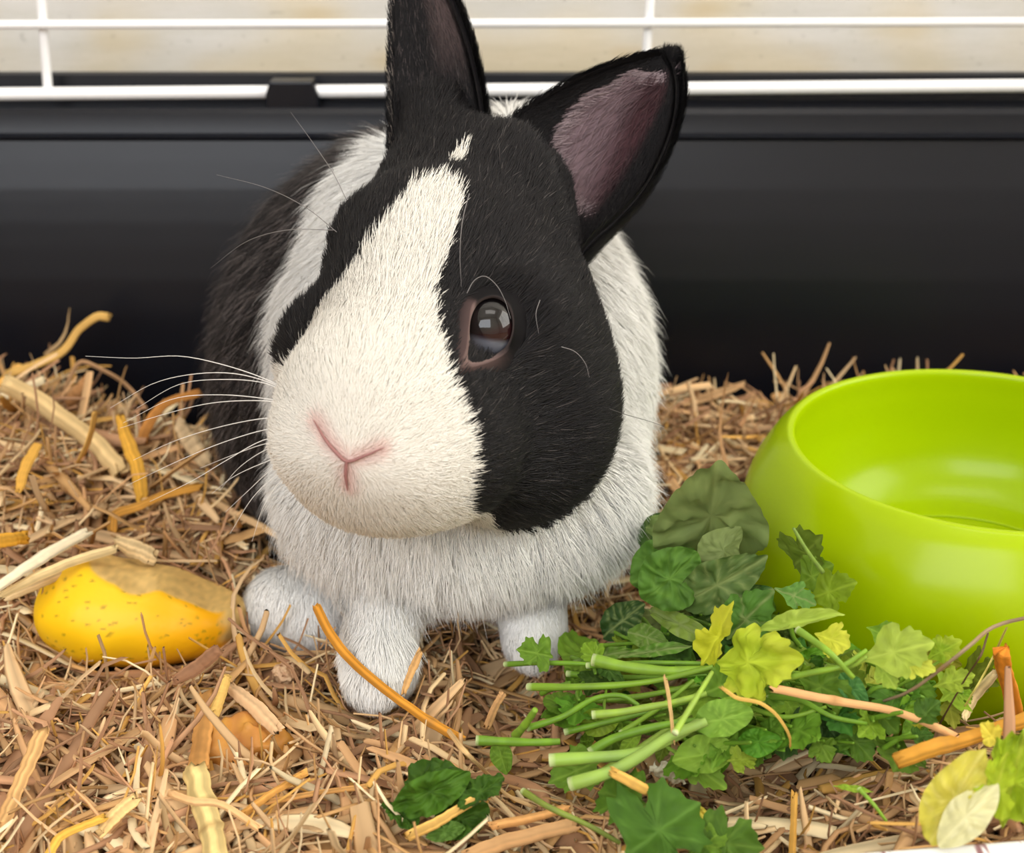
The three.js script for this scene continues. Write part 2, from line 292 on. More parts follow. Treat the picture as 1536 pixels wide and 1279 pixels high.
function coatColor(p) {
  const k = coat(p), c = (k.white ? (k.head ? CREAM : WHITE) : k.head ? BLACK : DARK).clone();
  if (k.white && k.head) { let d = 1; for (const n of nosePts) d = Math.min(d, n.distanceTo(p)); c.lerp(PINK, 0.75 * Math.exp(-(d * d) / 0.0000045)); k.nose = d; }
  return { k, c };
}
const body = (() => {
  const { pos, idx } = surfaceNets(rabbitDist, V(-.11, -.03, -.46), V(.10, .15, -.22), .0014), nor = [], col = [];
  for (let i = 0; i < pos.length; i += 3) {
    const p = V(pos[i], pos[i + 1], pos[i + 2]), n = gradOf(rabbitDist, p); p.addScaledVector(n, -rabbitDist(p.x, p.y, p.z) - 0.0012);
    pos[i] = p.x; pos[i + 1] = p.y; pos[i + 2] = p.z; nor.push(n.x, n.y, n.z);
    const { c, k } = coatColor(p); if (k.white) c.lerp(SKIN, 0.08); col.push(c.r, c.g, c.b);
  }
  const g = buildGeo(pos, idx, col); g.setAttribute('normal', new THREE.Float32BufferAttribute(nor, 3));
  return mesh('body', g, std({ vertexColors: true, roughness: 0.9 }), rabbit);
})();
// ears: a cupped shell between a left and a right edge
function earShell(rows, cup, thick) {   // rows: [L point, R point] from base to tip
  const N = 26, M = 16, curve = k => new THREE.CatmullRomCurve3(rows.map(r => r[k]), false, 'centripetal'), cl = curve(0), cr = curve(1), G = [];
  for (let i = 0; i <= N; i++) {
    const t = i / N, a = cl.getPoint(t), b = cr.getPoint(t), row = [], w = a.distanceTo(b), m = a.clone().lerp(b, .5), back = m.clone().sub(V(0, EYE, 0)).normalize();
    const side = b.clone().sub(a).normalize(); back.addScaledVector(side, -back.dot(side)).normalize();
    for (let j = 0; j <= M; j++) { const s = j / M, ang = (s - .5) * Math.PI; row.push(a.clone().lerp(b, .5 + .5 * Math.sin(ang)).addScaledVector(back, cup(t) * w * Math.cos(ang))); }
    G.push(row);
  }
  const nrm = (i, j) => { const u = G[Math.min(N, i + 1)][j].clone().sub(G[Math.max(0, i - 1)][j]), v = G[i][Math.min(M, j + 1)].clone().sub(G[i][Math.max(0, j - 1)]); return u.cross(v).normalize(); };
  const flip = nrm(N >> 1, M >> 1).dot(V(0, EYE, 0).sub(G[N >> 1][M >> 1])) < 0 ? -1 : 1;
  const Nn = G.map((r, i) => r.map((_, j) => { const n = nrm(Math.min(i, N - 1), j).multiplyScalar(flip); return n; }));
  return { G, Nn, N, M, thick };
}
function buildEar(E, colorIn) {
  const { G, Nn, N, M, thick } = E, pos = [], col = [], idx = [], W = M + 1, K = (N + 1) * W;
  for (const side of [0, 1]) for (let i = 0; i <= N; i++) for (let j = 0; j <= M; j++) {
    const edge = Math.sin(Math.PI * j / M), p = G[i][j].clone().addScaledVector(Nn[i][j], side ? -thick * (0.25 + 0.75 * edge) : 0), c = side ? BLACK : colorIn(i / N, j / M); pos.push(p.x, p.y, p.z); col.push(c.r, c.g, c.b);
  }
  for (let i = 0; i < N; i++) for (let j = 0; j < M; j++) { const a = i * W + j; idx.push(a, a + 1, a + W, a + 1, a + W + 1, a + W); const b = a + K; idx.push(b, b + W, b + 1, b + 1, b + W, b + W + 1); }
  for (let i = 0; i < N; i++) for (const j of [0, M]) { const a = i * W + j; idx.push(a, a + W, a + K, a + W, a + K + W, a + K); }
  for (const i of [0, N]) for (let j = 0; j < M; j++) { const a = i * W + j; idx.push(a, a + K, a + 1, a + 1, a + K, a + K + 1); }
  return mesh('ear', buildGeo(pos, idx, col), phys({ vertexColors: true, roughness: 0.9, specularIntensity: 0.3, side: THREE.DoubleSide }), rabbit);
}
const rowsOf = (list) => list.map(([u0, v0, d0, u1, v1, d1]) => [at(u0, v0, d0), at(u1, v1, d1)]);
const EAR_PINK = lin(124, 104, 109), EAR_DARK = lin(58, 48, 48);
const leftEar = earShell(rowsOf([[755, 300, .312, 856, 398, .306], [745, 240, .317, 888, 360, .308], [763, 190, .320, 922, 330, .312], [803, 157, .322, 966, 280, .316], [868, 121, .323, 1002, 206, .318], [932, 97, .324, 1014, 150, .319], [972, 88, .324, 1012, 114, .321], [992, 87, .324, 1004, 93, .322]]), t => 0.42 * (1 - t) + 0.12, 0.003);
const pinkShare = (t, s) => { const s0 = t < .12 ? .5 : t < .45 ? lerp(.5, .22, (t - .12) / .33) : lerp(.24, .18, (t - .45) / .4); return smooth(s0 - .04, s0 + .05, s + 0.02 * Math.sin(t * 40)) * smooth(0.72, 0.62, s) * smooth(0.14, 0.22, t) * smooth(0.78, 0.70, t + 0.05 * Math.sin(s * 6)); };
const earInLeft = (t, s) => BLACK.clone().lerp(EAR_PINK.clone().lerp(lin(66, 42, 46), smooth(.36, .60, s + (t - .5) * .5)), pinkShare(t, s));
const earL = buildEar(leftEar, earInLeft);
const rightEar = earShell(rowsOf([[588, 262, .318, 722, 232, .312], [590, 200, .322, 722, 190, .316], [590, 140, .324, 714, 132, .318], [591, 70, .325, 699, 66, .319], [594, 0, .326, 675, 0, .321], [600, -50, .327, 650, -50, .323], [610, -85, .327, 632, -85, .325], [618, -100, .326, 624, -100, .326]]), t => 0.16, 0.004);
const earInRight = (t, s) => BLACK.clone().lerp(lin(84, 70, 69), smooth(.42, .62, s) * smooth(.95, .85, s) * smooth(.22, .5, t));
const earR = buildEar(rightEar, earInRight);
rabbit.children.filter(c => /^ear/.test(c.name)).forEach((e, i) => e.userData.label = i ? 'upright black ear reaching out of the picture' : 'tilted black ear opened to its pinkish grey inside');
// ---------- fur: short tapering hairs; x across, y along the lie, z off the skin ----------
function hairGeo(bend) {
  const pos = [], nor = [], idx = [], L = [[0, .8, -.06], [.34, 1, .62], [.7, .8, .92], [1, 0, .88]];
  for (const [t, w, z] of L) { const x = bend * t * t; if (w) { pos.push(x - w / 2, t, z, x + w / 2, t, z); nor.push(-.2, .1, 1, .2, .1, 1); } else { pos.push(x, t, z); nor.push(0, .2, 1); } }
  idx.push(0, 1, 2, 1, 3, 2, 2, 3, 4, 3, 5, 4, 4, 5, 6);
  const g = buildGeo(pos, idx); g.setAttribute('normal', new THREE.Float32BufferAttribute(nor, 3)); return g;
}
const furMat = phys({ color: 0xffffff, roughness: 0.7, specularIntensity: 0.6, side: THREE.DoubleSide });
function furOn(parent, name, hairs) {   // hairs: {p, n, f, len, wid, lift, c}
  const kinds = [hairGeo(2.2), hairGeo(-2.2)], X = V(), Y = V(), M = new THREE.Matrix4();
  kinds.forEach((g, k) => {
    const list = hairs.filter((_, i) => i % 2 === k), im = new THREE.InstancedMesh(g, furMat, list.length);
    list.forEach((h, i) => {
      Y.copy(h.f).addScaledVector(h.n, -h.f.dot(h.n)).normalize(); X.crossVectors(Y, h.n).normalize();
      M.makeBasis(X.clone().multiplyScalar(h.wid), Y.clone().multiplyScalar(h.len), h.n.clone().multiplyScalar(h.lift)).setPosition(h.p); im.setMatrixAt(i, M); im.setColorAt(i, h.c);
    });
    im.name = k ? name + '_001' : name; im.userData.kind = 'stuff'; im.castShadow = im.receiveShadow = true; parent.add(im);
  });
}
const vary = (c, a) => c.clone().multiplyScalar(1 + rnd(-a, a));
{
  const g = body.geometry, P = g.attributes.position.array, I = g.index.array, n = I.length / 3, cum = new Float32Array(n), A = V(), B = V(), C = V(); let total = 0;
  for (let i = 0; i < n; i++) {
    A.fromArray(P, I[3 * i] * 3); B.fromArray(P, I[3 * i + 1] * 3); C.fromArray(P, I[3 * i + 2] * 3);
    const nn = B.clone().sub(A).cross(C.clone().sub(A)), area = nn.length() / 2; nn.normalize(); const face = nn.dot(V(0, EYE, 0).sub(A).normalize());
    total += area * (face < -0.3 ? 0.25 : 1); cum[i] = total;
  }
  const COUNT = 560000, hairs = [];
  for (let k = 0; k < COUNT; k++) {
    let lo = 0, hi = n - 1; const r = R() * total; while (lo < hi) { const m = (lo + hi) >> 1; if (cum[m] < r) lo = m + 1; else hi = m; }
    let u = R(), v = R(); if (u + v > 1) { u = 1 - u; v = 1 - v; }
    A.fromArray(P, I[3 * lo] * 3); B.fromArray(P, I[3 * lo + 1] * 3); C.fromArray(P, I[3 * lo + 2] * 3);
    const p = A.clone().addScaledVector(B.clone().sub(A), u).addScaledVector(C.clone().sub(A), v);
    if (p.y < -0.012) continue;
    const nn = gradOf(rabbitDist, p, 0.0015); let { k: z, c } = coatColor(p);
    const ed = p.clone().sub(eyeP);
    if (primDist(socket, p.x, p.y, p.z) < 0.0016 || (ed.dot(eyeN) > -0.006 && ed.length() < 0.02 && inside(lidLoop, ed.dot(eyeSide), ed.dot(eyeUp))) || p.distanceTo(farC) < 0.0072 || (z.nose ?? 1) < 0.0007) continue;
    const f = V(); let len, lift, wid;
    if (z.head) {
      const away = p.clone().sub(noseTip), dist = away.length(); away.normalize();
      f.copy(away).addScaledVector(headBasis[2], -0.6); const down = clamp((-z.b - 18) / 20); f.addScaledVector(V(0, -1, 0), down * 0.5);
      const grow = smooth(0.006, 0.045, dist); len = lerp(0.0026, 0.0085, grow); lift = lerp(0.0008, 0.0017, grow); wid = lerp(0.00013, 0.00018, grow);
      if (!z.white) { lift *= 0.8; len *= 0.95; }
    } else {
      const low = smooth(0.045, 0.012, p.y), paw = smooth(0.022, 0.012, p.y) * (p.z > -0.36 ? 1 : 0);
      f.set(nn.x * 0.35, -1, nn.z * 0.15).add(V((p.x + 0.02) * 4, 0, lerp(-0.3, 1.1, Math.max(smooth(.04, .02, p.y), z.foot ? 1 : 0))));
      len = lerp(0.0125, 0.0042, Math.max(paw, z.foot ? .8 : 0)); lift = len * lerp(z.white ? 0.18 : 0.21, 0.17, low); wid = 0.0002;
      if (z.white && p.y > 0.012 && p.y < 0.045 && p.z > -0.345 && nn.y < 0.1) { len *= 1.35; }
    }
    const w1 = noise3(p.x * 260, p.y * 260, p.z * 260), w2 = noise3(p.x * 900 + 9, p.y * 900, p.z * 900), turn = w1 * 0.3 + w2 * 0.16 + rnd(-0.16, 0.16);
    f.addScaledVector(nn, -f.dot(nn)).normalize(); f.applyAxisAngle(nn, turn);
    { const q = p.clone().addScaledVector(f, len * 0.55), kk = coatColor(q); if (kk.k.head === z.head) { z = { ...kk.k }; c = kk.c; } }
    len *= rnd(0.65, 1.15) * (1 + w2 * 0.15); lift *= rnd(0.4, 1.2) * (1 + w1 * 0.2);
    if (!z.head && p.y > .03 && R() < .07) { lift *= 1.9; len *= 1.15; wid *= .8; }
    let cc = vary(c, z.white ? 0.04 : 0.35);
    if (!z.white && !z.head && R() < 0.17) { cc = lin(150, 140, 138).multiplyScalar(rnd(.15, 1.0)); lift *= 1.2; wid *= .85; }
    else if (!z.white && z.head && R() < 0.05) cc = lin(74, 69, 68).multiplyScalar(rnd(.4, 1));
    hairs.push({ p, n: nn, f, len, wid, lift, c: cc });
  }
  furOn(body, 'fur', hairs);
}
function earFur(E, parent, colorIn, count, pale) {
  const hairs = [], { G, Nn, N, M, thick } = E;
  for (let k = 0; k < count; k++) {
    const i = Math.floor(R() * N), j = Math.floor(R() * M), a = R(), b = R(), mix = (T) => T[i][j].clone().multiplyScalar((1 - a) * (1 - b)).addScaledVector(T[i + 1][j], a * (1 - b)).addScaledVector(T[i][j + 1], (1 - a) * b).addScaledVector(T[i + 1][j + 1], a * b);
    const t = (i + a) / N, s = (j + b) / M, out = R() < 0.5, p = mix(G), n = mix(Nn).normalize(), f = G[i + 1][j].clone().sub(G[i][j]).normalize(); if (t > .97) continue;
    let c, len = rnd(.003, .0055), wid = .00018, lift = rnd(.0005, .0013);
    if (out) { n.negate(); p.addScaledVector(n, thick * (0.25 + 0.75 * Math.sin(Math.PI * s))); c = vary(BLACK, .35); }
    else { if (!pale && R() < .12) f.addScaledVector(n, .1); const share = pale ? pinkShare(t, s) : 0; if (R() < share * 0.8) continue; c = vary(colorIn(t, s), .35); if (!pale && R() < .1) c = lin(78, 70, 69).multiplyScalar(rnd(.4, 1)); if (share > .02 && share < .9 && s < .6) { c = lin(176, 156, 160).multiplyScalar(rnd(.4, 1)); f.addScaledVector(G[i][j + 1].clone().sub(G[i][j]).normalize(), .7); len *= 1.2; wid = .00016; } }
    f.applyAxisAngle(n, rnd(-.3, .3)); hairs.push({ p, n, f, len, wid, lift, c });
  }
  // fringe along both rims
  for (let k = 0; k < count * .08; k++) { const j = R() < .5 ? 0 : M, i = Math.floor(R() * N), a = R(), p = G[i][j].clone().lerp(G[i + 1][j], a), n = Nn[i][j].clone(), o = G[i][j].clone().sub(G[i][j ? M - 1 : 1]).normalize(), f = G[i + 1][j].clone().sub(G[i][j]).normalize().addScaledVector(o, .45); hairs.push({ p, n, f, len: rnd(.003, .006), wid: .00018, lift: .0003, c: !pale && !j && R() < .12 ? lin(150, 140, 132) : vary(BLACK, .4) }); }
  furOn(parent, 'fur', hairs);
}
earFur(leftEar, earL, earInLeft, 34000, true);
earFur(rightEar, earR, earInRight, 34000, false);
// ---------- eyes, lids, nose, whiskers ----------
function eyeball(c, r, n, name) {
  const g = new THREE.SphereGeometry(r, 48, 32), col = [], p = g.attributes.position, q = V();
  const up = camBasis[1].clone().addScaledVector(n, -camBasis[1].dot(n)).normalize(), sd = V().crossVectors(up, n);
  for (let i = 0; i < p.count; i++) {
    q.fromBufferAttribute(p, i).divideScalar(r); const y = q.dot(up), x = q.dot(sd), k = lin(9, 7, 8);
    k.lerp(lin(40, 14, 15), smooth(0.1, -0.2, y - x * .35 + .1) * .8); k.lerp(lin(104, 108, 118), smooth(-.42, -.6, y + x * .12 - 0.16 * x * x)); col.push(k.r, k.g, k.b);
  }
  g.setAttribute('color', new THREE.Float32BufferAttribute(col, 3));
  const m = mesh('eye', g, phys({ vertexColors: true, roughness: 0.5, specularIntensity: 0.1, clearcoat: 1, clearcoatRoughness: 0.02 }), rabbit); m.position.copy(c); return m;
}
eyeball(eyeC, eyeR, eyeN); eyeball(farC, 0.0070, farN);
{
  const inner = [[711, 465], [722, 452], [741, 447], [757, 454], [767, 472], [768, 497], [758, 520], [737, 533], [716, 530], [706, 512], [705, 486]];
  const outer = LID;
  const far = [[690, 445], [716, 425], [746, 422], [776, 436], [792, 465], [792, 505], [778, 540], [738, 565], [676, 570], [676, 530], [682, 485]];
  const O = V(0, EYE, 0), onBall = (u, v, r) => { const d = at(u, v, 1).sub(O).normalize(), oc = O.clone().sub(eyeC), b = oc.dot(d), h = b * b - oc.lengthSq() + r * r; return O.clone().addScaledVector(d, -b - Math.sqrt(Math.max(h, 0))); };
  const ringOf = (l, fn) => new THREE.CatmullRomCurve3(l.map(([u, v]) => fn(u, v)), true).getPoints(66).slice(0, 66);
  const skin = (u, v, o) => { const p = trace(u, v); return p.addScaledVector(gradOf(fullDist, p), o); }, nearer = (p, q) => p.distanceTo(O) < q.distanceTo(O) ? p : q;
  const rings = [ringOf(inner, (u, v) => onBall(u, v, eyeR - 0.0004)), ringOf(inner, (u, v) => onBall(u, v, eyeR + 0.0005)), ringOf(outer.map((o, i) => [(o[0] * .6 + inner[i][0] * .4), (o[1] * .6 + inner[i][1] * .4)]), (u, v) => nearer(onBall(u, v, eyeR + 0.0007), skin(u, v, 0.0004))), ringOf(outer, (u, v) => nearer(onBall(u, v, eyeR + 0.0004), skin(u, v, 0.0004))), ringOf(far, (u, v) => skin(u, v, -0.0012))];
  const pos = [], col = [], idx = [], tone = [lin(60, 48, 46), lin(140, 122, 117), lin(112, 92, 88), lin(70, 55, 53), BLACK];
  rings.forEach((r, k) => r.forEach((p, i) => { pos.push(p.x, p.y, p.z); const t = i / 66 * 11, pale = Math.max(smooth(5.8, 7.2, t), smooth(.6, 0, t)), c = lin(14, 12, 13).lerp(tone[k], k === 4 ? 1 : k === 1 ? Math.max(pale, .22) : pale); col.push(c.r, c.g, c.b); }));
  for (let k = 0; k < 4; k++) for (let i = 0; i < 66; i++) { const a = k * 66 + i, b = k * 66 + (i + 1) % 66; idx.push(a, b, a + 66, b, b + 66, a + 66); }
  mesh('eyelid', buildGeo(pos, idx, col), phys({ vertexColors: true, roughness: 0.7, specularIntensity: 0.25, side: THREE.DoubleSide }), rabbit);
}
mesh('nose', mergeGeometries(nosePx.map((l, i) => tubeGeo(l.map(p => p.clone().addScaledVector(gradOf(rabbitDist, p), -0.0001)), t => 0.0001 + 0.00027 * Math.sin(Math.PI * (i ? .35 + .65 * t : t)), 24, 8))), std({ color: lin(142, 96, 92), roughness: 0.5 }), rabbit);
const whiskerMat = std({ color: lin(235, 232, 226), roughness: 0.4 }), greyHair = std({ color: lin(120, 116, 114), roughness: 0.5 });
function whisker(px, d0, d1, r = 0.00011, m = whiskerMat) { mesh('whisker', tubeGeo(px.map(([u, v], i) => at(u, v, lerp(d0, d1, i / (px.length - 1)))), t => r * (1 - .75 * t), 20, 5), m, rabbit); }
for (const l of [[[430, 584], [395, 567], [335, 547], [270, 534], [200, 537], [128, 534]], [[430, 586], [400, 572], [350, 560], [290, 561], [230, 575], [165, 612]], [[430, 588], [395, 574], [340, 569], [270, 576], [205, 612]], [[432, 604], [400, 598], [330, 592], [260, 598], [185, 634]], [[432, 606], [395, 601], [320, 604], [250, 620], [180, 642]], [[435, 628], [400, 627], [330, 640], [260, 662], [200, 690]], [[435, 640], [395, 645], [330, 665], [270, 690], [190, 728]], [[440, 652], [395, 660], [340, 690], [290, 720], [225, 752]], [[438, 662], [400, 665], [350, 682], [300, 702]], [[440, 668], [405, 672], [360, 700], [330, 735]], [[445, 690], [415, 712], [380, 745], [345, 800]], [[448, 700], [420, 722], [395, 760], [378, 812]], [[446, 684], [410, 702], [370, 738], [338, 768]], [[445, 676], [405, 690], [350, 715], [318, 740]]])
  whisker(l, 0.272, 0.281);
for (const l of [[[700, 440], [712, 420], [727, 414], [745, 428], [758, 452], [766, 478]], [[704, 290], [694, 330], [690, 380], [692, 430]]]) whisker(l, 0.2745, 0.2725, 0.00011, greyHair);
for (const l of [[[842, 520], [862, 527], [878, 545], [884, 566]], [[810, 450], [804, 470], [808, 500]]]) whisker(l, 0.2775, 0.2765, 0.0001, greyHair);
whisker([[905, 610], [940, 622], [975, 632], [1003, 642]], 0.292, 0.300, 0.0001, std({ color: lin(60, 56, 55) }));
for (const l of [[[505, 348], [460, 312], [400, 282], [325, 262]], [[500, 345], [430, 345], [370, 362], [316, 402]], [[520, 300], [500, 260], [470, 215], [436, 168]]]) whisker(l, 0.29, 0.298, 0.0001, greyHair);

// ---------- the lime bowl ----------
const BOWL = V(0.120, -0.006, -0.305);
{
  const b = thing('food_bowl', 'round lime green plastic food bowl beside the rabbit', 'bowl', null, BOWL);
  const lime = phys({ color: lin(158, 184, 0), roughness: 0.27, specularIntensity: 0.4, clearcoat: 0.1, clearcoatRoughness: 0.15 });
  const spl = new THREE.SplineCurve([[0, .004], [.040, .003], [.053, .001], [.0575, .006], [.0598, .018], [.0602, .030], [.0582, .042], [.0535, .0515], [.0500, .0556], [.0484, .0563], [.0472, .0552], [.0474, .049], [.0470, .038], [.0440, .028], [.0375, .0215], [.030, .0195], [.0285, .0188], [.015, .0186], [0, .0186]].map(q => new THREE.Vector2(...q)));
  const g = new THREE.LatheGeometry(spl.getPoints(140).map(q => new THREE.Vector2(Math.max(0, q.x), q.y)), 128);
  mesh('bowl_shell', g, lime, b);
  b.rotation.z = 0.012;
}
// ---------- straw ----------
const ground = (x, z) => 0.013 * smooth(0.05, 0.10, x) * smooth(-0.275, -0.245, z) + 0.025 * smooth(-0.29, -0.375, z) * smooth(-0.03, -0.15, x) * (1 - smooth(-0.375, -0.425, z) * lerp(1, .45, smooth(-.12, -.17, x))) + 0.010 * smooth(-0.36, -0.42, z) * smooth(-0.06, 0.0, x) - 0.011 * smooth(-0.355, -0.405, z) * smooth(-.155, -.13, x) * smooth(-.045, -.07, x) + 0.0035 * noise3(x * 22, z * 22, 3) + 0.002 * noise3(x * 60, z * 60, 8);
const PALE = [[226, 202, 152], [236, 218, 178]], TONES = [[200, 160, 114], [186, 142, 106], [210, 174, 128], [172, 130, 96], [208, 160, 84], [220, 190, 144], [192, 150, 98], [234, 214, 172], [160, 122, 90], [200, 156, 110], [214, 180, 136]].map(c => lin(...c));
class Bits {   // collects many pieces for one mesh
  constructor() { this.pos = []; this.idx = []; this.col = []; }
  strip(pts, up, w, h, c, sides = 4, ragged = 0) {   // flattened, slightly gutter-shaped stem piece along pts; w(t) half width
    const n = pts.length, base = this.pos.length / 3, T = V(), S = V(), U = up.clone();
    const tint = Array.from({ length: sides }, () => 1 + (sides > 5 ? rnd(-.32, .22) : rnd(-.16, .16))), ridge = Array.from({ length: sides }, () => sides > 7 ? rnd(.7, 1.2) : 1);
    for (let i = 0; i < n; i++) {
      T.subVectors(pts[Math.min(n - 1, i + 1)], pts[Math.max(0, i - 1)]).normalize(); U.addScaledVector(T, -U.dot(T)).normalize(); S.crossVectors(T, U);
      const t = i / (n - 1), hw = w(t), cc = typeof c === 'function' ? c(t) : c;
      for (let j = 0; j < sides; j++) {
        const a = j / sides * Math.PI * 2, x = Math.cos(a) * hw, y = Math.sin(a) * h * ridge[j] - (Math.abs(Math.cos(a)) - .5) * h * .9, e = ragged && (i === 0 || i === n - 1) ? rnd(-ragged, ragged) : 0;
        this.pos.push(pts[i].x + S.x * x + U.x * y + T.x * e, pts[i].y + S.y * x + U.y * y + T.y * e, pts[i].z + S.z * x + U.z * y + T.z * e);
        const k = tint[j] * (1 + rnd(-.05, .05)); this.col.push(cc.r * k, cc.g * k, cc.b * k);
      }
    }
    for (let i = 0; i < n - 1; i++) for (let j = 0; j < sides; j++) { const a = base + i * sides + j, b = base + i * sides + (j + 1) % sides; this.idx.push(a, a + sides, b, b, a + sides, b + sides); }
    for (const e of [0, n - 1]) for (let j = 1; j < sides - 1; j++) { const a = base + e * sides; e ? this.idx.push(a, a + j + 1, a + j) : this.idx.push(a, a + j, a + j + 1); }
  }
  geo() { return buildGeo(this.pos, this.idx, this.col); }
}
const strawMat = phys({ vertexColors: true, roughness: 0.72, specularIntensity: 0.4, side: THREE.DoubleSide });
const inBowl = (p, w) => Math.hypot(p.x - BOWL.x, p.z - BOWL.z) < 0.0605 + w && p.y < 0.06;
function wander(p, yaw, pitch, len, n, bend, kink) {
  const pts = []; let y = yaw, e = pitch; const q = p.clone(), k1 = rnd(-bend, bend), k2 = rnd(-bend, bend) * .6, kinkAt = R() < kink ? Math.floor(rnd(1, n)) : -1;
  for (let i = 0; i <= n; i++) { pts.push(q.clone()); if (i === kinkAt) { y += rnd(-1, 1); e += rnd(-.8, .5); } q.add(V(Math.cos(e) * Math.cos(y), Math.sin(e), -Math.cos(e) * Math.sin(y)).multiplyScalar(len / n)); y += k1 / n + rnd(-.1, .1); e += k2 / n + rnd(-.08, .08); }
  const mid = pts[n >> 1].clone().sub(p); pts.forEach(a => a.sub(mid)); return pts;
}
const toPx = p => { const y = p.y - EYE, d = -y * SP - p.z * CP, yc = y * CP - p.z * SP; return [768 + FOCAL * p.x / d, 639.5 - FOCAL * yc / d]; };
const GREENS = [[720, 940], [930, 800], [1160, 730], [1300, 920], [1480, 980], [1440, 1120], [1180, 1180], [880, 1210], [690, 1130]];   // where the greens lie, as the photograph shows them
const heroPts = [], keepOut = [];   // spheres that no loose piece may enter
function free(pts, w) { return pts.every(a => a.z > -0.4275 + w && !inBowl(a, w) && behindRim(a.x, a.z) > 0.002 + w && rabbitDist(a.x, a.y, a.z) > 0.0006 + w * .8 && !keepOut.some(([c, r]) => a.distanceToSquared(c) < r * r) && !heroPts.some(h => a.y > h.y - .001 && a.distanceToSquared(h) < 3.6e-5)); }
function randomSpot() { const z = -0.195 - 0.235 * R(), half = 0.075 + (-z) * 0.45; return V(rnd(-half, half), 0, z); }
// pieces: 0 fine fibre, 1 split strip, 2 broad stalk
function randomStraw(size, depth) {
  for (let tries = 0; tries < 6; tries++) {
    const p = randomSpot(), len = [rnd(.012, .04), rnd(.018, .055), rnd(.022, .06)][size]; p.y = ground(p.x, p.z) + depth() - (inside(GREENS, ...toPx(p)) ? 0.011 : 0);
    const pts = wander(p, rnd(0, Math.PI * 2), rnd(-.32, .32) + (R() < .06 ? rnd(-.7, .7) : 0), len, [6, 8, 6][size], [3.2, 2.3, .6][size], [.4, .5, .25][size]);
    const w = [rnd(.0002, .0005), rnd(.0004, .0012), rnd(.0014, .0028)][size]; if (!free(pts, w) || pts.some(a => a.y > ground(a.x, a.z) - .004 && inside(GREENS, ...toPx(a)))) continue;
    return { pts, w, h: [.0002, rnd(.0002, .0004), rnd(.0003, .0006)][size], c: TONES[Math.floor(R() * TONES.length)].clone().multiplyScalar(rnd(.82, 1.22)) };
  }
  return null;
}
const taper = (w, sharp) => t => w * (sharp ? Math.sqrt(Math.max(.04, Math.sin(Math.PI * clamp(.06 + .88 * t)))) : .82 + .18 * Math.sin(Math.PI * t));
function addStraw(bits, s, size) { if (s) bits.strip(s.pts, V(rnd(-.5, .5), 1, rnd(-.5, .5)), taper(s.w, R() < .6), s.h, s.c, [4, 6, 8][size], size ? .0008 : 0); }
// ---------- yellow fruit, second chunk, crumbs ----------
const fruitMat = phys({ vertexColors: true, roughness: 0.42, specularIntensity: 0.6 });
const scaleOf = (p) => p.clone().sub(V(0, EYE, 0)).dot(V(0, -SP, -CP)) / FOCAL;   // metres per pixel at a point
{
  const c = onPlane(205, 922, 0.008), f = thing('fruit_piece', 'bright yellow speckled piece of fruit with tan cut flesh along its upper edge', 'fruit', null, c);
  const px = scaleOf(c), E = (u, v, z) => V((u - 205) * px, (922 - v) * px / CP * .86, z), dots = Array.from({ length: 120 }, () => V(rnd(-1, 1), rnd(-1, 1), rnd(-.2, 1)).normalize());
  const A = { c: V(-0.007, 0.0, -0.004), r: [.0198, .0142, .017], b: worldBasis }, B = { c: V(0.0095, -0.002, -0.004), r: [.0175, .0108, .0155], b: worldBasis };
  const skinD = (x, y, z) => smin(primDist(A, x, y, z), primDist(B, x, y, z), .008);
  const cutN = V(0.30, 0.88, -0.26).normalize();
  const cutD = (x, y, z) => (x * cutN.x + y * cutN.y + z * cutN.z) - 0.0096 - 0.0008 * Math.sin(x * 260);
  const bite = { c: V(0.0035, 0.0145, 0.002), r: [.0062, .0052, .012], b: worldBasis };
  const smax = (a, b, k) => -smin(-a, -b, k);
  const F = (x, y, z) => smax(smax(skinD(x, y, z), cutD(x, y, z), .0016), -primDist(bite, x, y, z), .0016) + 0.0004 * noise3(x * 70, y * 70, z * 70) + 0.00003 * noise3(x * 500, y * 500, z * 500);
  const { pos, idx } = surfaceNets(F, V(-.032, -.02, -.026), V(.034, .022, .02), .0007), col = [], nor = [];
  for (let i = 0; i < pos.length; i += 3) {
    const p = V(pos[i], pos[i + 1], pos[i + 2]), n = gradOf(F, p), inner = skinD(p.x, p.y, p.z); nor.push(n.x, n.y, n.z);
    const flesh = smooth(-.0004, -.0010, inner), right = smooth(.0215, .0245, p.x + noise3(p.y * 200, p.z * 200, 2) * .001);
    let k = lin(250, 200, 22).lerp(lin(246, 176, 14), smooth(-.005, .02, p.x)).lerp(lin(226, 158, 30), smooth(-.004, -.010, p.y));
    let near = 9; const q = p.clone().divide(V(.026, .013, .016)).normalize(); for (const d of dots) near = Math.min(near, d.distanceTo(q)); k.lerp(lin(176, 140, 24), smooth(.034, .018, near) * .9);
    k.lerp(lin(222, 184, 112).multiplyScalar(1 + .18 * noise3(p.x * 500, p.y * 120, p.z * 160)), Math.max(flesh, right)); col.push(k.r, k.g, k.b);
  }
  const g = buildGeo(pos, idx, col); g.setAttribute('normal', new THREE.Float32BufferAttribute(nor, 3)); mesh('fruit_body', g, fruitMat, f);
  keepOut.push([c.clone().add(A.c), .0165], [c.clone().add(B.c), .0135], [c.clone().add(V(0, .004, .012)), .012], [c.clone().add(V(.016, .004, .01)), .011], [c.clone().add(V(-.016, .004, .01)), .011]);
}
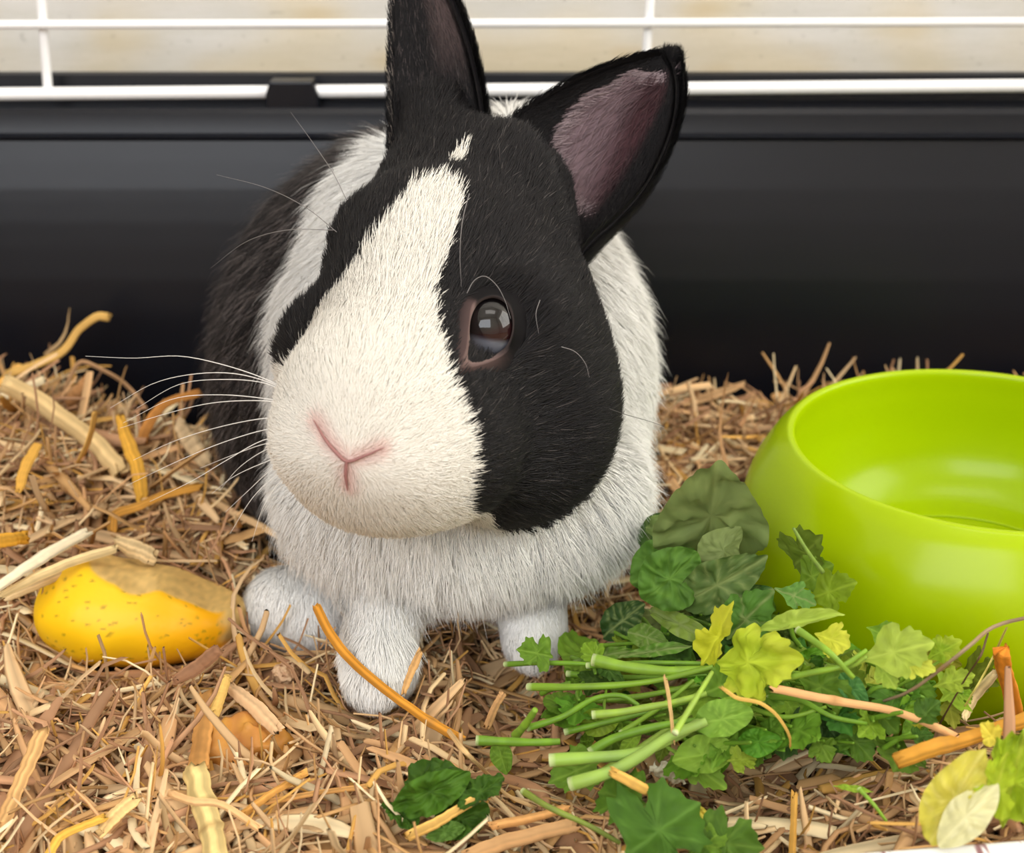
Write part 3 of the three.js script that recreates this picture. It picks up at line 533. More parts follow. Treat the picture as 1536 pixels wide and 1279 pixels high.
function lump(name, u, v, y, r, c1, c2, rough, label, cat, seed, freq = 180) {
  const c = onPlane(u, v, y), F = (x, z, w) => Math.hypot(x / r[0], z / r[1], w / r[2]) * Math.min(...r) - Math.min(...r) + rough * (noise3(x * freq + seed, z * freq, w * freq) + .5 * noise3(x * freq * 2.3, z * freq * 2.3 + seed, w * freq * 2.3)), m = Math.max(...r) * 1.5;
  const { pos, idx } = surfaceNets(F, V(-m, -m, -m), V(m, m, m), m / 22), col = [];
  for (let i = 0; i < pos.length; i += 3) { const k = c1.clone().lerp(c2, clamp(.5 + noise3(pos[i] * freq * 1.4 + 5, pos[i + 1] * freq * .5, pos[i + 2] * freq) * .8)); col.push(k.r, k.g, k.b); }
  const o = mesh(name, buildGeo(pos, idx, col), fruitMat); o.position.copy(c); tag(o, label, cat); o.rotation.set(0, seed, 0); keepOut.push([c, Math.min(...r)]); return o;
}
lump('fruit_piece', 372, 1125, 0.001, [.0105, .0075, .0075], lin(206, 148, 66), lin(186, 122, 60), .0016, 'browned orange fruit chunk half buried in straw in front of the yellow one', 'fruit', .3, 110).rotation.y = .5;
lump('feed_pellet', 428, 1011, 0.005, [.0031, .0028, .0028], lin(214, 180, 142), lin(190, 148, 112), .0008, 'small lumpy beige feed crumb beside the front paw', 'crumb', 1.1, 420);
lump('white_crumb', 512, 1236, 0.004, [.0042, .0011, .0016], lin(240, 232, 218), lin(214, 200, 178), .0007, 'white crumbly flake on the straw left of the dark leaf clump', 'crumb', .4, 520);
lump('white_crumb', 1003, 1158, 0.011, [.0036, .0020, .0012], lin(226, 222, 198), lin(196, 190, 160), .0005, 'ridged whitish flake lying on the celery stems', 'crumb', -.4, 520);
// ---------- notable straws: path in picture points with heights ----------
function hero(name, label, path, width, tone, cat = 'straw', opt = {}) {
  const raw = path.map(([u, v, y]) => { const p = onPlane(u, v, y); return onPlane(u, v, Math.max(y + (inside(GREENS, u, v) ? .011 : 0), ground(p.x, p.z) + .003)); }), curve = new THREE.CatmullRomCurve3(raw, false, 'centripetal'), n = opt.seg ?? 22, ws = width * scaleOf(raw[0]), pts = curve.getPoints(n).map((p, i) => p.add(V(noise3(i * .35, raw[0].x * 99, 1), .6 * noise3(i * .35, raw[0].x * 99, 5), noise3(i * .35, raw[0].z * 99, 9)).multiplyScalar(ws * .06)));
  for (let i = 1; i < n; i += 2) if (width > 12) heroPts.push(pts[i]);
  const b = new Bits(), base = lin(...tone), w = width / 2 * scaleOf(raw[raw.length >> 1]), nodes = opt.nodes ?? [];
  const colour = t => { const k = base.clone().multiplyScalar(1 + rnd(-.06, .06)); for (const q of nodes) k.lerp(lin(150, 110, 60), .55 * smooth(.035, 0, Math.abs(t - q))); return opt.to ? k.lerp(lin(...opt.to), smooth(.3, 1, t)) : k; };
  const prof = opt.sharp ? t => w * (.35 + .65 * Math.pow(Math.sin(Math.PI * clamp(.12 + .62 * t)), .7)) * (1 + .05 * Math.sin(t * 13 + width)) : opt.point ? t => w * (1 - .85 * t) : t => w * (.95 + .05 * Math.sin(t * 7) + nodes.reduce((s, q) => s + .18 * smooth(.03, 0, Math.abs(t - q)), 0));
  b.strip(pts, opt.up ?? V(0, .6, .8), prof, w * (opt.flat ?? .3), colour, 20, .0012);
  const m = mesh(name, b.geo(), strawMat); return tag(m, label, cat);
}
hero('straw_stalk', 'long curved orange straw leaning across the front paw', [[476, 912, .026], [492, 945, .022], [520, 982, .018], [560, 1020, .016], [610, 1058, .013], [650, 1085, .011], [690, 1108, .009]], 15, [206, 140, 48], 'straw', { nodes: [.82] });
hero('straw_stalk', 'thin pale straw running on from the foot of the orange one', [[672, 1095, .012], [700, 1130, .011], [735, 1165, .010], [760, 1192, .008], [800, 1210, .007]], 8, [214, 178, 124]);
hero('straw_stalk', 'broad cream stalk with ridged joints at the bottom of the picture', [[290, 1150, .010], [302, 1195, .009], [314, 1240, .008], [325, 1290, .007]], 40, [226, 200, 134], 'straw', { nodes: [.03, .42, .68], flat: .35 });
hero('straw_stalk', 'flat tan stalk behind the broad cream stalk', [[312, 1040, .007], [304, 1090, .008], [298, 1150, .007]], 32, [206, 150, 84], 'straw', { flat: .22 });
hero('straw_stalk', 'thick pale stalk sloping down the left straw heap', [[8, 575, .040], [55, 600, .034], [100, 632, .030], [140, 662, .027], [182, 705, .022]], 30, [222, 190, 134], 'straw', { nodes: [.66], flat: .38 });
hero('straw_stalk', 'curled yellow strip standing up against the black wall', [[12, 560, .026], [50, 548, .029], [95, 525, .033], [120, 492, .040], [148, 474, .044], [164, 476, .043]], 14, [212, 168, 92], 'straw', { flat: .3 });
hero('straw_stalk', 'grey brown frayed strip behind the curled yellow strip', [[70, 530, .030], [90, 512, .034], [100, 490, .038], [104, 466, .043]], 8, [168, 140, 100], 'straw', { point: 1 });
hero('straw_stalk', 'bent thin straw arching before the black wall', [[92, 600, .024], [108, 560, .032], [122, 543, .036], [160, 558, .032], [190, 578, .027], [218, 612, .021]], 7, [190, 148, 106]);
hero('straw_stalk', 'short brown split tube below the arched thin straw', [[96, 612, .022], [115, 590, .027], [132, 570, .031]], 20, [186, 134, 84], 'straw', { flat: .35 });
hero('straw_stalk', 'topmost of three white strips above the yellow fruit', [[-10, 884, .026], [40, 850, .027], [85, 822, .027], [130, 797, .026]], 20, [244, 228, 194], 'straw', { flat: .3, sharp: 1 });
hero('straw_stalk', 'middle of three white strips above the yellow fruit', [[0, 893, .023], [60, 862, .024], [120, 838, .024], [174, 822, .023]], 16, [236, 208, 152], 'straw', { flat: .3, sharp: 1 });
hero('straw_stalk', 'lowest of three white strips above the yellow fruit', [[10, 896, .018], [60, 876, .019], [122, 848, .019]], 13, [226, 196, 146], 'straw', { flat: .3 });
hero('straw_stalk', 'upright yellow strip beside the pale sloping stalk', [[180, 625, .034], [192, 665, .028], [205, 700, .024], [214, 748, .016]], 22, [212, 158, 58], 'straw', { flat: .2, sharp: 1 });
hero('straw_stalk', 'kinked golden strip crossing below the upright yellow strip', [[168, 800, .012], [172, 772, .016], [205, 760, .017], [238, 745, .018], [300, 728, .018]], 15, [204, 146, 62], 'straw', { flat: .25 });
hero('straw_stalk', 'brown bent strip between the straw heap and the black body', [[212, 662, .022], [222, 636, .026], [246, 606, .030], [300, 588, .031]], 17, [190, 128, 62], 'straw', { flat: .3 });
hero('straw_stalk', 'greyish broad sheath leaning beside the black body', [[268, 634, .030], [285, 660, .025], [310, 694, .019]], 27, [198, 170, 130], 'straw', { flat: .25, sharp: 1 });
hero('straw_stalk', 'pale sheath fragment lying above the fruit', [[176, 812, .020], [205, 824, .019], [230, 836, .017]], 28, [220, 190, 140], 'straw', { flat: .3, sharp: 1 });
hero('straw_stalk', 'golden flap left of the pale sheath fragment', [[28, 735, .026], [38, 700, .030], [55, 668, .033]], 18, [212, 160, 70], 'straw', { flat: .2, sharp: 1 });
hero('straw_stalk', 'golden band at the left picture edge', [[-10, 812, .026], [20, 808, .026], [40, 805, .025]], 22, [200, 146, 46], 'straw', { flat: .3 });
hero('straw_stalk', 'dark papery husk below the fruit', [[262, 1020, .012], [295, 1000, .014], [326, 975, .018]], 22, [160, 116, 84], 'straw', { flat: .25, sharp: 1 });
hero('straw_stalk', 'yellow strip hanging under the dark papery husk', [[338, 1015, .014], [332, 1040, .012], [322, 1068, .010]], 18, [214, 174, 96], 'straw', { flat: .3 });
hero('straw_stalk', 'pale pinkish leaf sheath right of the dark husk', [[345, 1030, .010], [378, 1056, .010], [416, 1094, .009]], 24, [218, 180, 136], 'straw', { flat: .25, sharp: 1 });
hero('straw_stalk', 'ribbed upright stalk at the lower left edge', [[62, 1095, .014], [44, 1140, .012], [22, 1190, .009], [0, 1240, .005]], 26, [212, 166, 108], 'straw', { flat: .35 });
hero('straw_stalk', 'golden bent strip in the lower left corner', [[68, 1290, .008], [90, 1255, .010], [125, 1238, .011], [155, 1226, .011]], 14, [218, 168, 70], 'straw', { flat: .3 });
hero('straw_stalk', 'cream shaving left of the broad cream stalk', [[150, 1250, .008], [175, 1220, .010], [205, 1196, .011]], 22, [228, 190, 128], 'straw', { flat: .2, sharp: 1 });
hero('straw_stalk', 'golden straw right of the buried fruit chunk', [[362, 1222, .010], [400, 1195, .011], [455, 1160, .012]], 12, [214, 156, 78]);
hero('straw_stalk', 'long tan straw lying low right of the buried fruit chunk', [[400, 1203, .009], [470, 1190, .009], [560, 1178, .010]], 9, [210, 158, 92]);
hero('straw_stalk', 'curved straw looping over the broad cream stalk', [[256, 1190, .016], [290, 1202, .017], [330, 1206, .016], [385, 1240, .012]], 12, [222, 176, 122]);
hero('straw_stalk', 'tan stem lying over the celery leaves', [[1160, 1032, .024], [1210, 1042, .023], [1262, 1052, .022], [1340, 1066, .020], [1395, 1086, .018], [1432, 1104, .015]], 13, [214, 164, 110], 'straw', { nodes: [.36, .8] });
hero('straw_stalk', 'golden brown stalk at the right edge beside the chicory leaf', [[1350, 1140, .018], [1400, 1122, .020], [1450, 1108, .022], [1500, 1092, .024], [1560, 1072, .027]], 24, [204, 146, 54], 'straw', { nodes: [.3], flat: .4 });
hero('straw_stalk', 'orange stub standing upright at the right edge', [[1528, 1080, .016], [1518, 1040, .024], [1508, 1005, .031], [1503, 976, .037]], 26, [206, 128, 38], 'straw', { flat: .8 });
hero('straw_stalk', 'pale flattened strip left of the orange stub', [[1446, 1078, .016], [1462, 1046, .022], [1492, 1010, .029]], 16, [222, 200, 150], 'straw', { flat: .2, sharp: 1 });
hero('twig', 'thin grey brown twig arching in front of the bowl', [[1560, 922, .046], [1500, 936, .042], [1450, 972, .036], [1400, 1012, .029], [1365, 1036, .024], [1325, 1052, .018]], 6, [150, 128, 100], 'twig', { nodes: [.3, .55, .75] });
hero('twig', 'fine dark twig hanging from the arching one', [[1482, 950, .040], [1470, 985, .032], [1450, 1015, .024], [1410, 1085, .010]], 4, [96, 74, 50], 'twig');
hero('straw_stalk', 'thin yellowish fibre beside the hanging dark twig', [[1508, 945, .040], [1490, 985, .032], [1465, 1030, .020], [1440, 1070, .012]], 4, [190, 178, 92]);
hero('straw_stalk', 'thin dry straw crossing the celery stems', [[998, 1018, .028], [1004, 1050, .024], [1008, 1085, .020], [1010, 1112, .016]], 6, [206, 170, 112]);
hero('straw_stalk', 'thin wavy yellow straw below the bright leaf', [[1084, 1032, .028], [1105, 1046, .027], [1140, 1054, .026], [1165, 1072, .023], [1183, 1100, .018], [1186, 1120, .012]], 6, [210, 170, 84]);
hero('straw_stalk', 'upright golden straw at the bottom edge', [[1188, 1300, .008], [1190, 1240, .012], [1192, 1190, .016]], 11, [204, 154, 70]);
hero('straw_stalk', 'double yellow strip over the dark leaf clump', [[612, 1254, .012], [650, 1236, .014], [690, 1212, .015], [736, 1184, .015]], 16, [224, 178, 96], 'straw', { flat: .35 });
hero('straw_stalk', 'flat pinkish stalk at the bottom below the leaf clump', [[700, 1285, .008], [760, 1262, .009], [830, 1244, .010], [862, 1236, .010]], 24, [212, 166, 114], 'straw', { flat: .3 });
hero('straw_stalk', 'narrow tan stalk right of the leaf clump', [[740, 1238, .012], [800, 1226, .012], [850, 1212, .012]], 14, [206, 152, 92], 'straw', { flat: .4 });
hero('straw_stalk', 'yellow stalk lying among celery stem ends', [[920, 1158, .016], [960, 1180, .014], [1010, 1200, .013], [1050, 1222, .011], [1085, 1232, .009]], 15, [226, 178, 88], 'straw', { nodes: [.2] });
hero('straw_stalk', 'thin straw rising beside the bowl and the rabbit', [[1090, 700, .014], [1080, 650, .022], [1085, 600, .032], [1092, 562, .042]], 7, [196, 150, 104], 'straw', { point: 1 });
hero('straw_stalk', 'frayed brown strip behind the green leaves near the bowl', [[1110, 640, .020], [1122, 618, .024], [1136, 590, .030]], 9, [176, 130, 90], 'straw', { point: 1 });
hero('straw_stalk', 'cut straw end standing before the left paw', [[730, 1090, .008], [742, 1062, .014], [754, 1040, .018]], 12, [206, 160, 108]);
hero('straw_stalk', 'pale strip leaning on the front paw', [[606, 1036, .016], [618, 1005, .020], [630, 978, .024]], 12, [216, 168, 108], 'straw', { flat: .3, sharp: 1 });
// ---------- greens ----------
const leafMat = phys({ vertexColors: true, roughness: 0.62, specularIntensity: 0.3, transmission: 0.25, thickness: 0, side: THREE.DoubleSide });
const stemMat = phys({ vertexColors: true, roughness: 0.42, specularIntensity: 0.5 });
const OUT = {
  celery: [[.02, 0], [.08, .14], [.2, .27], [.33, .35], [.44, .44], [.43, .5], [.48, .57], [.42, .64], [.36, .64], [.29, .62], [.31, .7], [.35, .77], [.27, .8], [.25, .88], [.15, .89], [.09, .96], [0, 1]],
  parsley: [[.03, 0], [.07, .1], [.22, .12], [.38, .13], [.5, .22], [.46, .3], [.55, .4], [.44, .43], [.36, .48], [.24, .47], [.28, .56], [.4, .64], [.36, .72], [.38, .82], [.26, .81], [.19, .9], [.1, .9], [0, 1]],
  round: [[.04, 0], [.16, .06], [.3, .18], [.38, .32], [.41, .46], [.38, .6], [.3, .76], [.18, .9], [.08, .97], [0, 1]],
  long: [[.03, 0], [.08, .1], [.16, .25], [.21, .42], [.22, .56], [.18, .72], [.11, .86], [.04, .96], [0, 1]],
};
function leafGeo(base, tip, o) {   // a leaf blade from base to tip; o: kind, wide, fold, bend, roll, tone, vein, crumple
  const kind = OUT[o.kind ?? 'celery'], poly = [...kind, ...kind.slice(0, -1).reverse().map(([x, y]) => [-x * (o.skew ?? 1), y])].map(([x, y]) => [x * (o.wide ?? 1) + rnd(-.012, .012), y + rnd(-.012, .012)]);
  const loop = new THREE.CatmullRomCurve3(poly.map(([x, y]) => V(x, y, 0)), true, 'catmullrom', o.kind === 'round' || o.kind === 'long' ? .5 : .18).getPoints(84).slice(0, 84), rings = [0, .18, .36, .52, .66, .8, .91, 1], cy = .46, n = loop.length;
  const len = base.distanceTo(tip), Y = tip.clone().sub(base).normalize(), Z = V(0, EYE, 0).sub(base).normalize().addScaledVector(V(0, 1, 0), .4); Z.addScaledVector(Y, -Z.dot(Y)).normalize().applyAxisAngle(Y, (o.roll ?? 0) * Math.PI / 180); const X = V().crossVectors(Y, Z);
  const warm = ([r, g, b]) => lin(r, g * .97, b * .74), pos = [], col = [], idx = [], tone = warm(o.tone), pale = warm(o.pale ?? o.tone.map(c => c + 30)), fold = o.fold ?? .25, bend = o.bend ?? .25, cr = o.crumple ?? .03, seed = rnd(0, 100);
  const veins = o.kind === 'round' || o.kind === 'long' ? [.2, .34, .48, .62, .76].flatMap(y => [[0, y, .3, y + .2], [0, y, -.3, y + .2]]) : [[0, .05, .45, .3], [0, .05, -.45, .3], [0, .4, .32, .72], [0, .4, -.32, .72]];
  const seg = (x, y, [a, b, c, d]) => { const t = clamp(((x - a) * (c - a) + (y - b) * (d - b)) / ((c - a) ** 2 + (d - b) ** 2)); return Math.hypot(x - a - (c - a) * t, y - b - (d - b) * t); };
  const vert = (x, y) => {
    let v = Math.abs(x) < .5 ? Math.abs(x) : .5; let near = v; for (const q of veins) near = Math.min(near, seg(x, y, q) + .008);
    const z = fold * Math.abs(x) * (1 - .3 * Math.abs(x)) - .009 * Math.exp(-((near / .03) ** 2)) + cr * noise3(x * 4 + seed, y * 4, 1) + cr * .5 * noise3(x * 11 + seed, y * 11, 4) + (o.edge ?? 0) * noise3(x * 9, y * 9, seed) * smooth(.2, .5, Math.hypot(x, y - cy));
    const a = bend * y, yy = bend ? Math.sin(a) / bend : y, zz = bend ? (1 - Math.cos(a)) / bend : 0, q = base.clone().addScaledVector(X, x * len).addScaledVector(Y, (yy - z * Math.sin(-a) * 0) * len).addScaledVector(Z, (z - zz) * len);
    pos.push(q.x, q.y, q.z); const k = tone.clone().multiplyScalar(1 + .16 * noise3(x * 5 + seed, y * 5, 7) + rnd(-.05, .05)).lerp(pale, .75 * Math.exp(-((near / .022) ** 2))); if (o.yellow) k.lerp(lin(206, 204, 70), o.yellow * smooth(.1, .5, Math.hypot(x, y - .3) + .2 * noise3(x * 4, y * 4, seed))); col.push(k.r, k.g, k.b);
  };
  vert(0, cy); for (let r = 1; r < rings.length; r++) for (let i = 0; i < n; i++) vert(loop[i].x * rings[r], cy + (loop[i].y - cy) * rings[r]);
  for (let i = 0; i < n; i++) { idx.push(0, 1 + i, 1 + (i + 1) % n); for (let r = 1; r < rings.length - 1; r++) { const a = 1 + (r - 1) * n + i, b = 1 + (r - 1) * n + (i + 1) % n; idx.push(a, a + n, b, b, a + n, b + n); } }
  return buildGeo(pos, idx, col);
}
const g3 = ([u, v, y]) => { const p = onPlane(u, v, y); return onPlane(u, v, y + 0.010 * smooth(0.03, 0.09, p.x) * smooth(-0.285, -0.25, p.z) + 0.003); };
function stemGeo(path, width, tone, cut) {
  const pts = path.map(([u, v, y]) => g3([u, v, y + .002])), r = width * .6 * scaleOf(pts[0]), c = lin(tone[0] * .95, tone[1] * .96, tone[2] * .8), p = lin(206, 220, 160), d = lin(...tone.map(x => x * .82));
  return tubeGeo(pts, t => r * (1 - .35 * t) * (1 + .05 * Math.sin(t * 17)), 24, 9, t => t < .02 && cut ? p.clone() : c.clone().lerp(d, .5 + .5 * noise3(t * 6, pts[0].x * 50, 1)));
}
function sprig(name, label, stems, leaves, fill) {   // fill: [u, v, spread u, spread v, count, size, tones] adds small leaves round a spot   // things: a stalk with its leaves; each stem and leaf a part
  const o = thing(name, label, name === 'celery_sprig' ? 'celery' : 'leaf', null, g3(stems[0] ? stems[0][0][0] : leaves[0][0])), off = o.position.clone().negate();
  for (const [path, w, tone, cut] of stems) mesh('stem', stemGeo(path, w, tone, cut ?? true).translate(off.x, off.y, off.z), stemMat, o);
  for (const [b, t, opt] of leaves) mesh('leaf', leafGeo(g3(b), g3(t), opt).translate(off.x, off.y, off.z), leafMat, o);
  if (fill) for (let i = 0, [u, v, su, sv, count, size, tones] = fill; i < count; i++) {
    const bu = u + rnd(-su, su), bv = v + rnd(-sv, sv), a = rnd(-.9, 2.2), l = size * rnd(.7, 1.3), y = rnd(.006, .016), tn = tones[Math.floor(R() * tones.length)];
    mesh('leaf', leafGeo(g3([bu, bv, y]), g3([bu + Math.cos(a) * l, bv + Math.sin(a) * l * .75, y + rnd(-.004, .006)]), { tone: tn.map(x => x * rnd(.85, 1.1)), kind: ['celery', 'celery', 'parsley', 'round', 'long'][Math.floor(R() * 5)], wide: rnd(.7, 1), roll: rnd(-25, 25), fold: rnd(.1, .4), crumple: .05 }).translate(off.x, off.y, off.z), leafMat, o);
    if (R() < .6) mesh('stem', stemGeo([[bu - Math.cos(a) * l * .9, bv - Math.sin(a) * l * .4, y - .004], [bu - 6, bv, y], [bu + Math.cos(a) * l * .3, bv + Math.sin(a) * l * .2, y + .002]], rnd(5, 8), G2, false).translate(off.x, off.y, off.z), stemMat, o);
  }
  return o;
}
const G1 = [138, 176, 62], G2 = [118, 160, 52], G3 = [160, 192, 82], L1 = [116, 154, 50], L2 = [92, 130, 44], L3 = [196, 206, 58], MINT = [122, 144, 108];
sprig('celery_sprig', 'thick cut celery stalk, uppermost of the fan of stems', [[[[889, 989, .024], [940, 1000, .024], [1000, 1006, .024], [1062, 1004, .024]], 16, G1], [[[880, 998, .018], [930, 996, .020], [978, 994, .022], [1064, 995, .022]], 8, G2]], [[[1052, 1000, .025], [1108, 900, .040], { tone: L3, wide: .42, fold: .5, bend: -.2, roll: -20, kind: 'parsley', yellow: .5 }]]);
sprig('celery_sprig', 'celery stalk with a bright yellow green leaf at its tip', [[[[792, 1030, .014], [860, 1030, .018], [930, 1027, .020], [985, 1020, .022], [1070, 1000, .026]], 10, G1]], [[[1064, 1000, .028], [1196, 985, .034], { tone: [170, 196, 56], wide: .76, fold: .3, bend: .25, roll: 12, yellow: .35, crumple: .07 }], [[1085, 992, .027], [1142, 1040, .026], { tone: [168, 194, 60], wide: .8, fold: .2, bend: .3, yellow: .5 }]]);
sprig('celery_sprig', 'thin celery stem above the parallel stalks, nearest the left paw', [[[[757, 996, .010], [820, 994, .014], [905, 998, .016], [960, 1010, .016]], 7, G2]], [[[830, 985, .018], [778, 972, .022], { tone: L2, wide: .9, kind: 'parsley', fold: .2 }], [[905, 1000, .017], [875, 960, .020], { tone: L1, wide: .8 }]], [960, 975, 80, 28, 16, 54, [L2, L1, [66, 106, 40]]]);
sprig('celery_sprig', 'celery stalk in the middle of the fan with pale cut end', [[[[888, 1072, .020], [930, 1068, .021], [964, 1062, .022], [1015, 1052, .024], [1060, 1040, .025]], 11, G3]], [[[1050, 1043, .026], [1120, 1010, .026], { tone: L2, wide: .8, fold: .3 }]], [940, 1075, 90, 34, 9, 46, [L1, L2, G2]]);
sprig('celery_sprig', 'short celery stalk reaching farthest left over the straw', [[[[714, 1110, .014], [760, 1112, .014], [800, 1113, .015], [840, 1112, .015]], 13, G2]], [[[745, 1112, .010], [760, 1158, .008], { tone: L2, kind: 'round', wide: .7 }]]);
sprig('celery_sprig', 'pale ended celery stalk above the lowest thick one', [[[[824, 1140, .018], [884, 1136, .019], [956, 1129, .020], [1010, 1106, .022], [1075, 1066, .024]], 17, [154, 188, 92]]], [[[900, 1140, .012], [822, 1172, .010], { tone: L2, wide: .8, kind: 'parsley' }], [[1060, 1076, .024], [1130, 1046, .026], { tone: G2, wide: .55, fold: .35, kind: 'round' }]]);
sprig('celery_sprig', 'lowest thick celery stalk with a big lobed leaf', [[[[855, 1176, .016], [890, 1166, .018], [926, 1153, .019], [965, 1130, .021], [1005, 1104, .023], [1060, 1082, .025]], 18, [160, 192, 98]]], [[[1040, 1090, .025], [1132, 1062, .026], { tone: [112, 154, 66], wide: .75, fold: .3, bend: .3, kind: 'round', edge: .05 }]], [1050, 1110, 70, 32, 14, 60, [L1, L2, G2]]);
sprig('celery_sprig', 'curved celery stem between the two pale ended stalks', [[[[884, 1129, .016], [915, 1110, .018], [950, 1098, .020], [1008, 1085, .022], [1060, 1080, .022]], 13, G2]], [[[960, 1096, .019], [930, 1130, .016], { tone: L1, kind: 'round', wide: .6 }]]);
sprig('celery_sprig', 'forked celery stem with a short stub on the left', [[[[772, 1104, .010], [788, 1086, .014], [803, 1064, .019]], 12, G1], [[[790, 1092, .012], [843, 1075, .015], [896, 1046, .018], [936, 1044, .019], [958, 1058, .018]], 9, G2]], [[[845, 1074, .014], [838, 1030, .014], { tone: L2, kind: 'round', wide: .9 }]]);
sprig('celery_sprig', 'celery stem crossing the fan steeply', [[[[1012, 1100, .028], [1030, 1070, .029], [1046, 1044, .030], [1068, 1008, .030]], 9, G3]], [[[1062, 1018, .026], [1052, 1090, .022], { tone: L1, wide: .6, fold: .3 }]]);
sprig('celery_sprig', 'celery stalks sloping down to the right below the folded leaf', [[[[1196, 944, .034], [1222, 962, .033], [1246, 980, .032], [1280, 1016, .026]], 10, G1], [[[1172, 1018, .026], [1220, 1008, .028], [1264, 998, .029], [1300, 975, .030]], 9, G1]], [[[1130, 950, .034], [1262, 912, .038], { tone: [158, 186, 92], wide: .42, fold: .9, bend: .25, roll: -15, kind: 'long', skew: 1.2 }], [[1222, 950, .034], [1276, 968, .032], { tone: [184, 196, 66], wide: 1.1, yellow: .5, fold: .2 }]], [1200, 960, 80, 45, 18, 58, [G3, G1, L1]]);
sprig('celery_sprig', 'light green lobed celery leaf leaning toward the bowl', [[[[1240, 1000, .024], [1275, 1000, .027], [1300, 985, .030]], 7, G3]], [[[1290, 990, .030], [1396, 962, .036], { tone: [160, 186, 92], wide: .8, fold: .15, bend: .35, roll: 8 }], [[1312, 988, .030], [1345, 1032, .026], { tone: [150, 180, 84], wide: .8, fold: .2 }], [[1330, 985, .031], [1405, 1004, .030], { tone: [184, 200, 92], wide: .7, fold: .2, yellow: .3 }]], [1330, 1010, 110, 45, 20, 52, [G3, G1, L1]]);
sprig('celery_sprig', 'olive green leaf with stem pressed against the bowl', [[[[1234, 858, .040], [1212, 828, .046], [1190, 792, .052]], 6, [130, 158, 76], false]], [[[1190, 850, .036], [1225, 806, .046], { tone: [92, 116, 44], wide: .9, kind: 'parsley', fold: .3 }], [[1195, 880, .034], [1246, 846, .040], { tone: [100, 134, 40], wide: 1.0 }], [[1210, 900, .032], [1280, 872, .038], { tone: [118, 148, 36], wide: .8 }]]);
sprig('celery_sprig', 'feathery green stems at the foot of the bowl', [[[[1330, 1040, .012], [1380, 1010, .018], [1420, 985, .022]], 5, G1], [[[1290, 1050, .014], [1320, 1030, .018], [1400, 1050, .014]], 6, G2]], [[[1300, 940, .030], [1350, 962, .028], { tone: [110, 150, 50], wide: .9 }], [[1388, 990, .024], [1440, 960, .030], { tone: [140, 178, 50], wide: .8, yellow: .3 }], [[1400, 1030, .018], [1462, 1010, .022], { tone: [150, 176, 70], wide: .7 }], [[1380, 1040, .016], [1376, 1096, .010], { tone: [196, 188, 60], wide: .6, yellow: .6 }], [[1420, 1040, .012], [1432, 1090, .009], { tone: [176, 186, 90], wide: .6 }]]);
sprig('celery_sprig', 'bundle of thinner celery stems lying between the thick stalks', [[[[850, 1010, .010], [930, 1016, .012], [1060, 1012, .016]], 8, G2], [[[870, 1052, .010], [960, 1044, .013], [1060, 1024, .017]], 9, G1], [[[846, 1098, .010], [930, 1078, .013], [1040, 1050, .017]], 9, G2], [[[900, 1160, .010], [980, 1108, .014], [1060, 1050, .018]], 10, G3], [[[930, 1100, .012], [990, 1060, .016], [1040, 1020, .018]], 8, G1], [[[905, 1096, .010], [906, 1060, .012], [910, 1030, .012]], 5, G1]], [[[1000, 1030, .014], [1060, 1060, .014], { tone: L1, wide: .8 }]], [880, 1040, 70, 36, 6, 46, [L2, [70, 110, 42]]]);
sprig('celery_sprig', 'pile of lobed leaves beneath the bright yellow green leaf', [[[[1060, 990, .014], [1120, 1000, .016], [1200, 1010, .017]], 8, G1]], [], [1130, 1010, 70, 60, 26, 60, [L2, L1, G2, [66, 108, 42]]]);
sprig('herb_leaf', 'mixed small leaves below the big grey green herb leaf', [], [[[1040, 930, .014], [1110, 900, .020], { kind: 'round', tone: [70, 104, 50], wide: .8 }]], [1060, 920, 110, 32, 18, 60, [[62, 100, 44], L2, [88, 122, 66]]]);
// thin stems and small leaves below the bright leaf
sprig('celery_sprig', 'tangle of small green leaves under the tan stem', [[[[1150, 1045, .018], [1200, 1050, .019], [1250, 1075, .017], [1300, 1085, .014]], 8, G2], [[[1120, 1060, .016], [1180, 1075, .016], [1240, 1060, .017]], 7, G1]], [[[1190, 1010, .022], [1280, 1050, .020], { tone: L2, wide: .7 }], [[1260, 1010, .022], [1300, 1060, .018], { tone: [70, 124, 74], wide: .7, kind: 'round' }], [[1240, 1040, .018], [1300, 1096, .012], { tone: L1, wide: .8 }], [[1170, 1040, .018], [1206, 1085, .014], { tone: L1, wide: .9, kind: 'parsley' }], [[1300, 1050, .016], [1350, 1100, .010], { tone: L2, wide: .8 }], [[1120, 1030, .022], [1176, 1052, .020], { tone: L2, wide: .7 }]], [1240, 1060, 130, 55, 34, 52, [L1, L2, G2, [70, 112, 44]]]);
sprig('herb_leaf', 'dark wrinkled leaf bunch under the tan stem', [], [[[1200, 1060, .016], [1222, 1128, .010], { tone: [62, 92, 54], kind: 'round', wide: .8, crumple: .09 }], [[1228, 1062, .015], [1262, 1120, .009], { tone: [54, 84, 46], kind: 'round', wide: .9, crumple: .09 }], [[1180, 1080, .012], [1175, 1140, .007], { tone: [58, 92, 40], kind: 'parsley', wide: .9 }], [[1262, 1090, .012], [1310, 1140, .008], { tone: [86, 124, 44], kind: 'parsley', wide: .8 }], [[1150, 1090, .012], [1120, 1150, .008], { tone: L2, kind: 'celery', wide: .8 }]]);
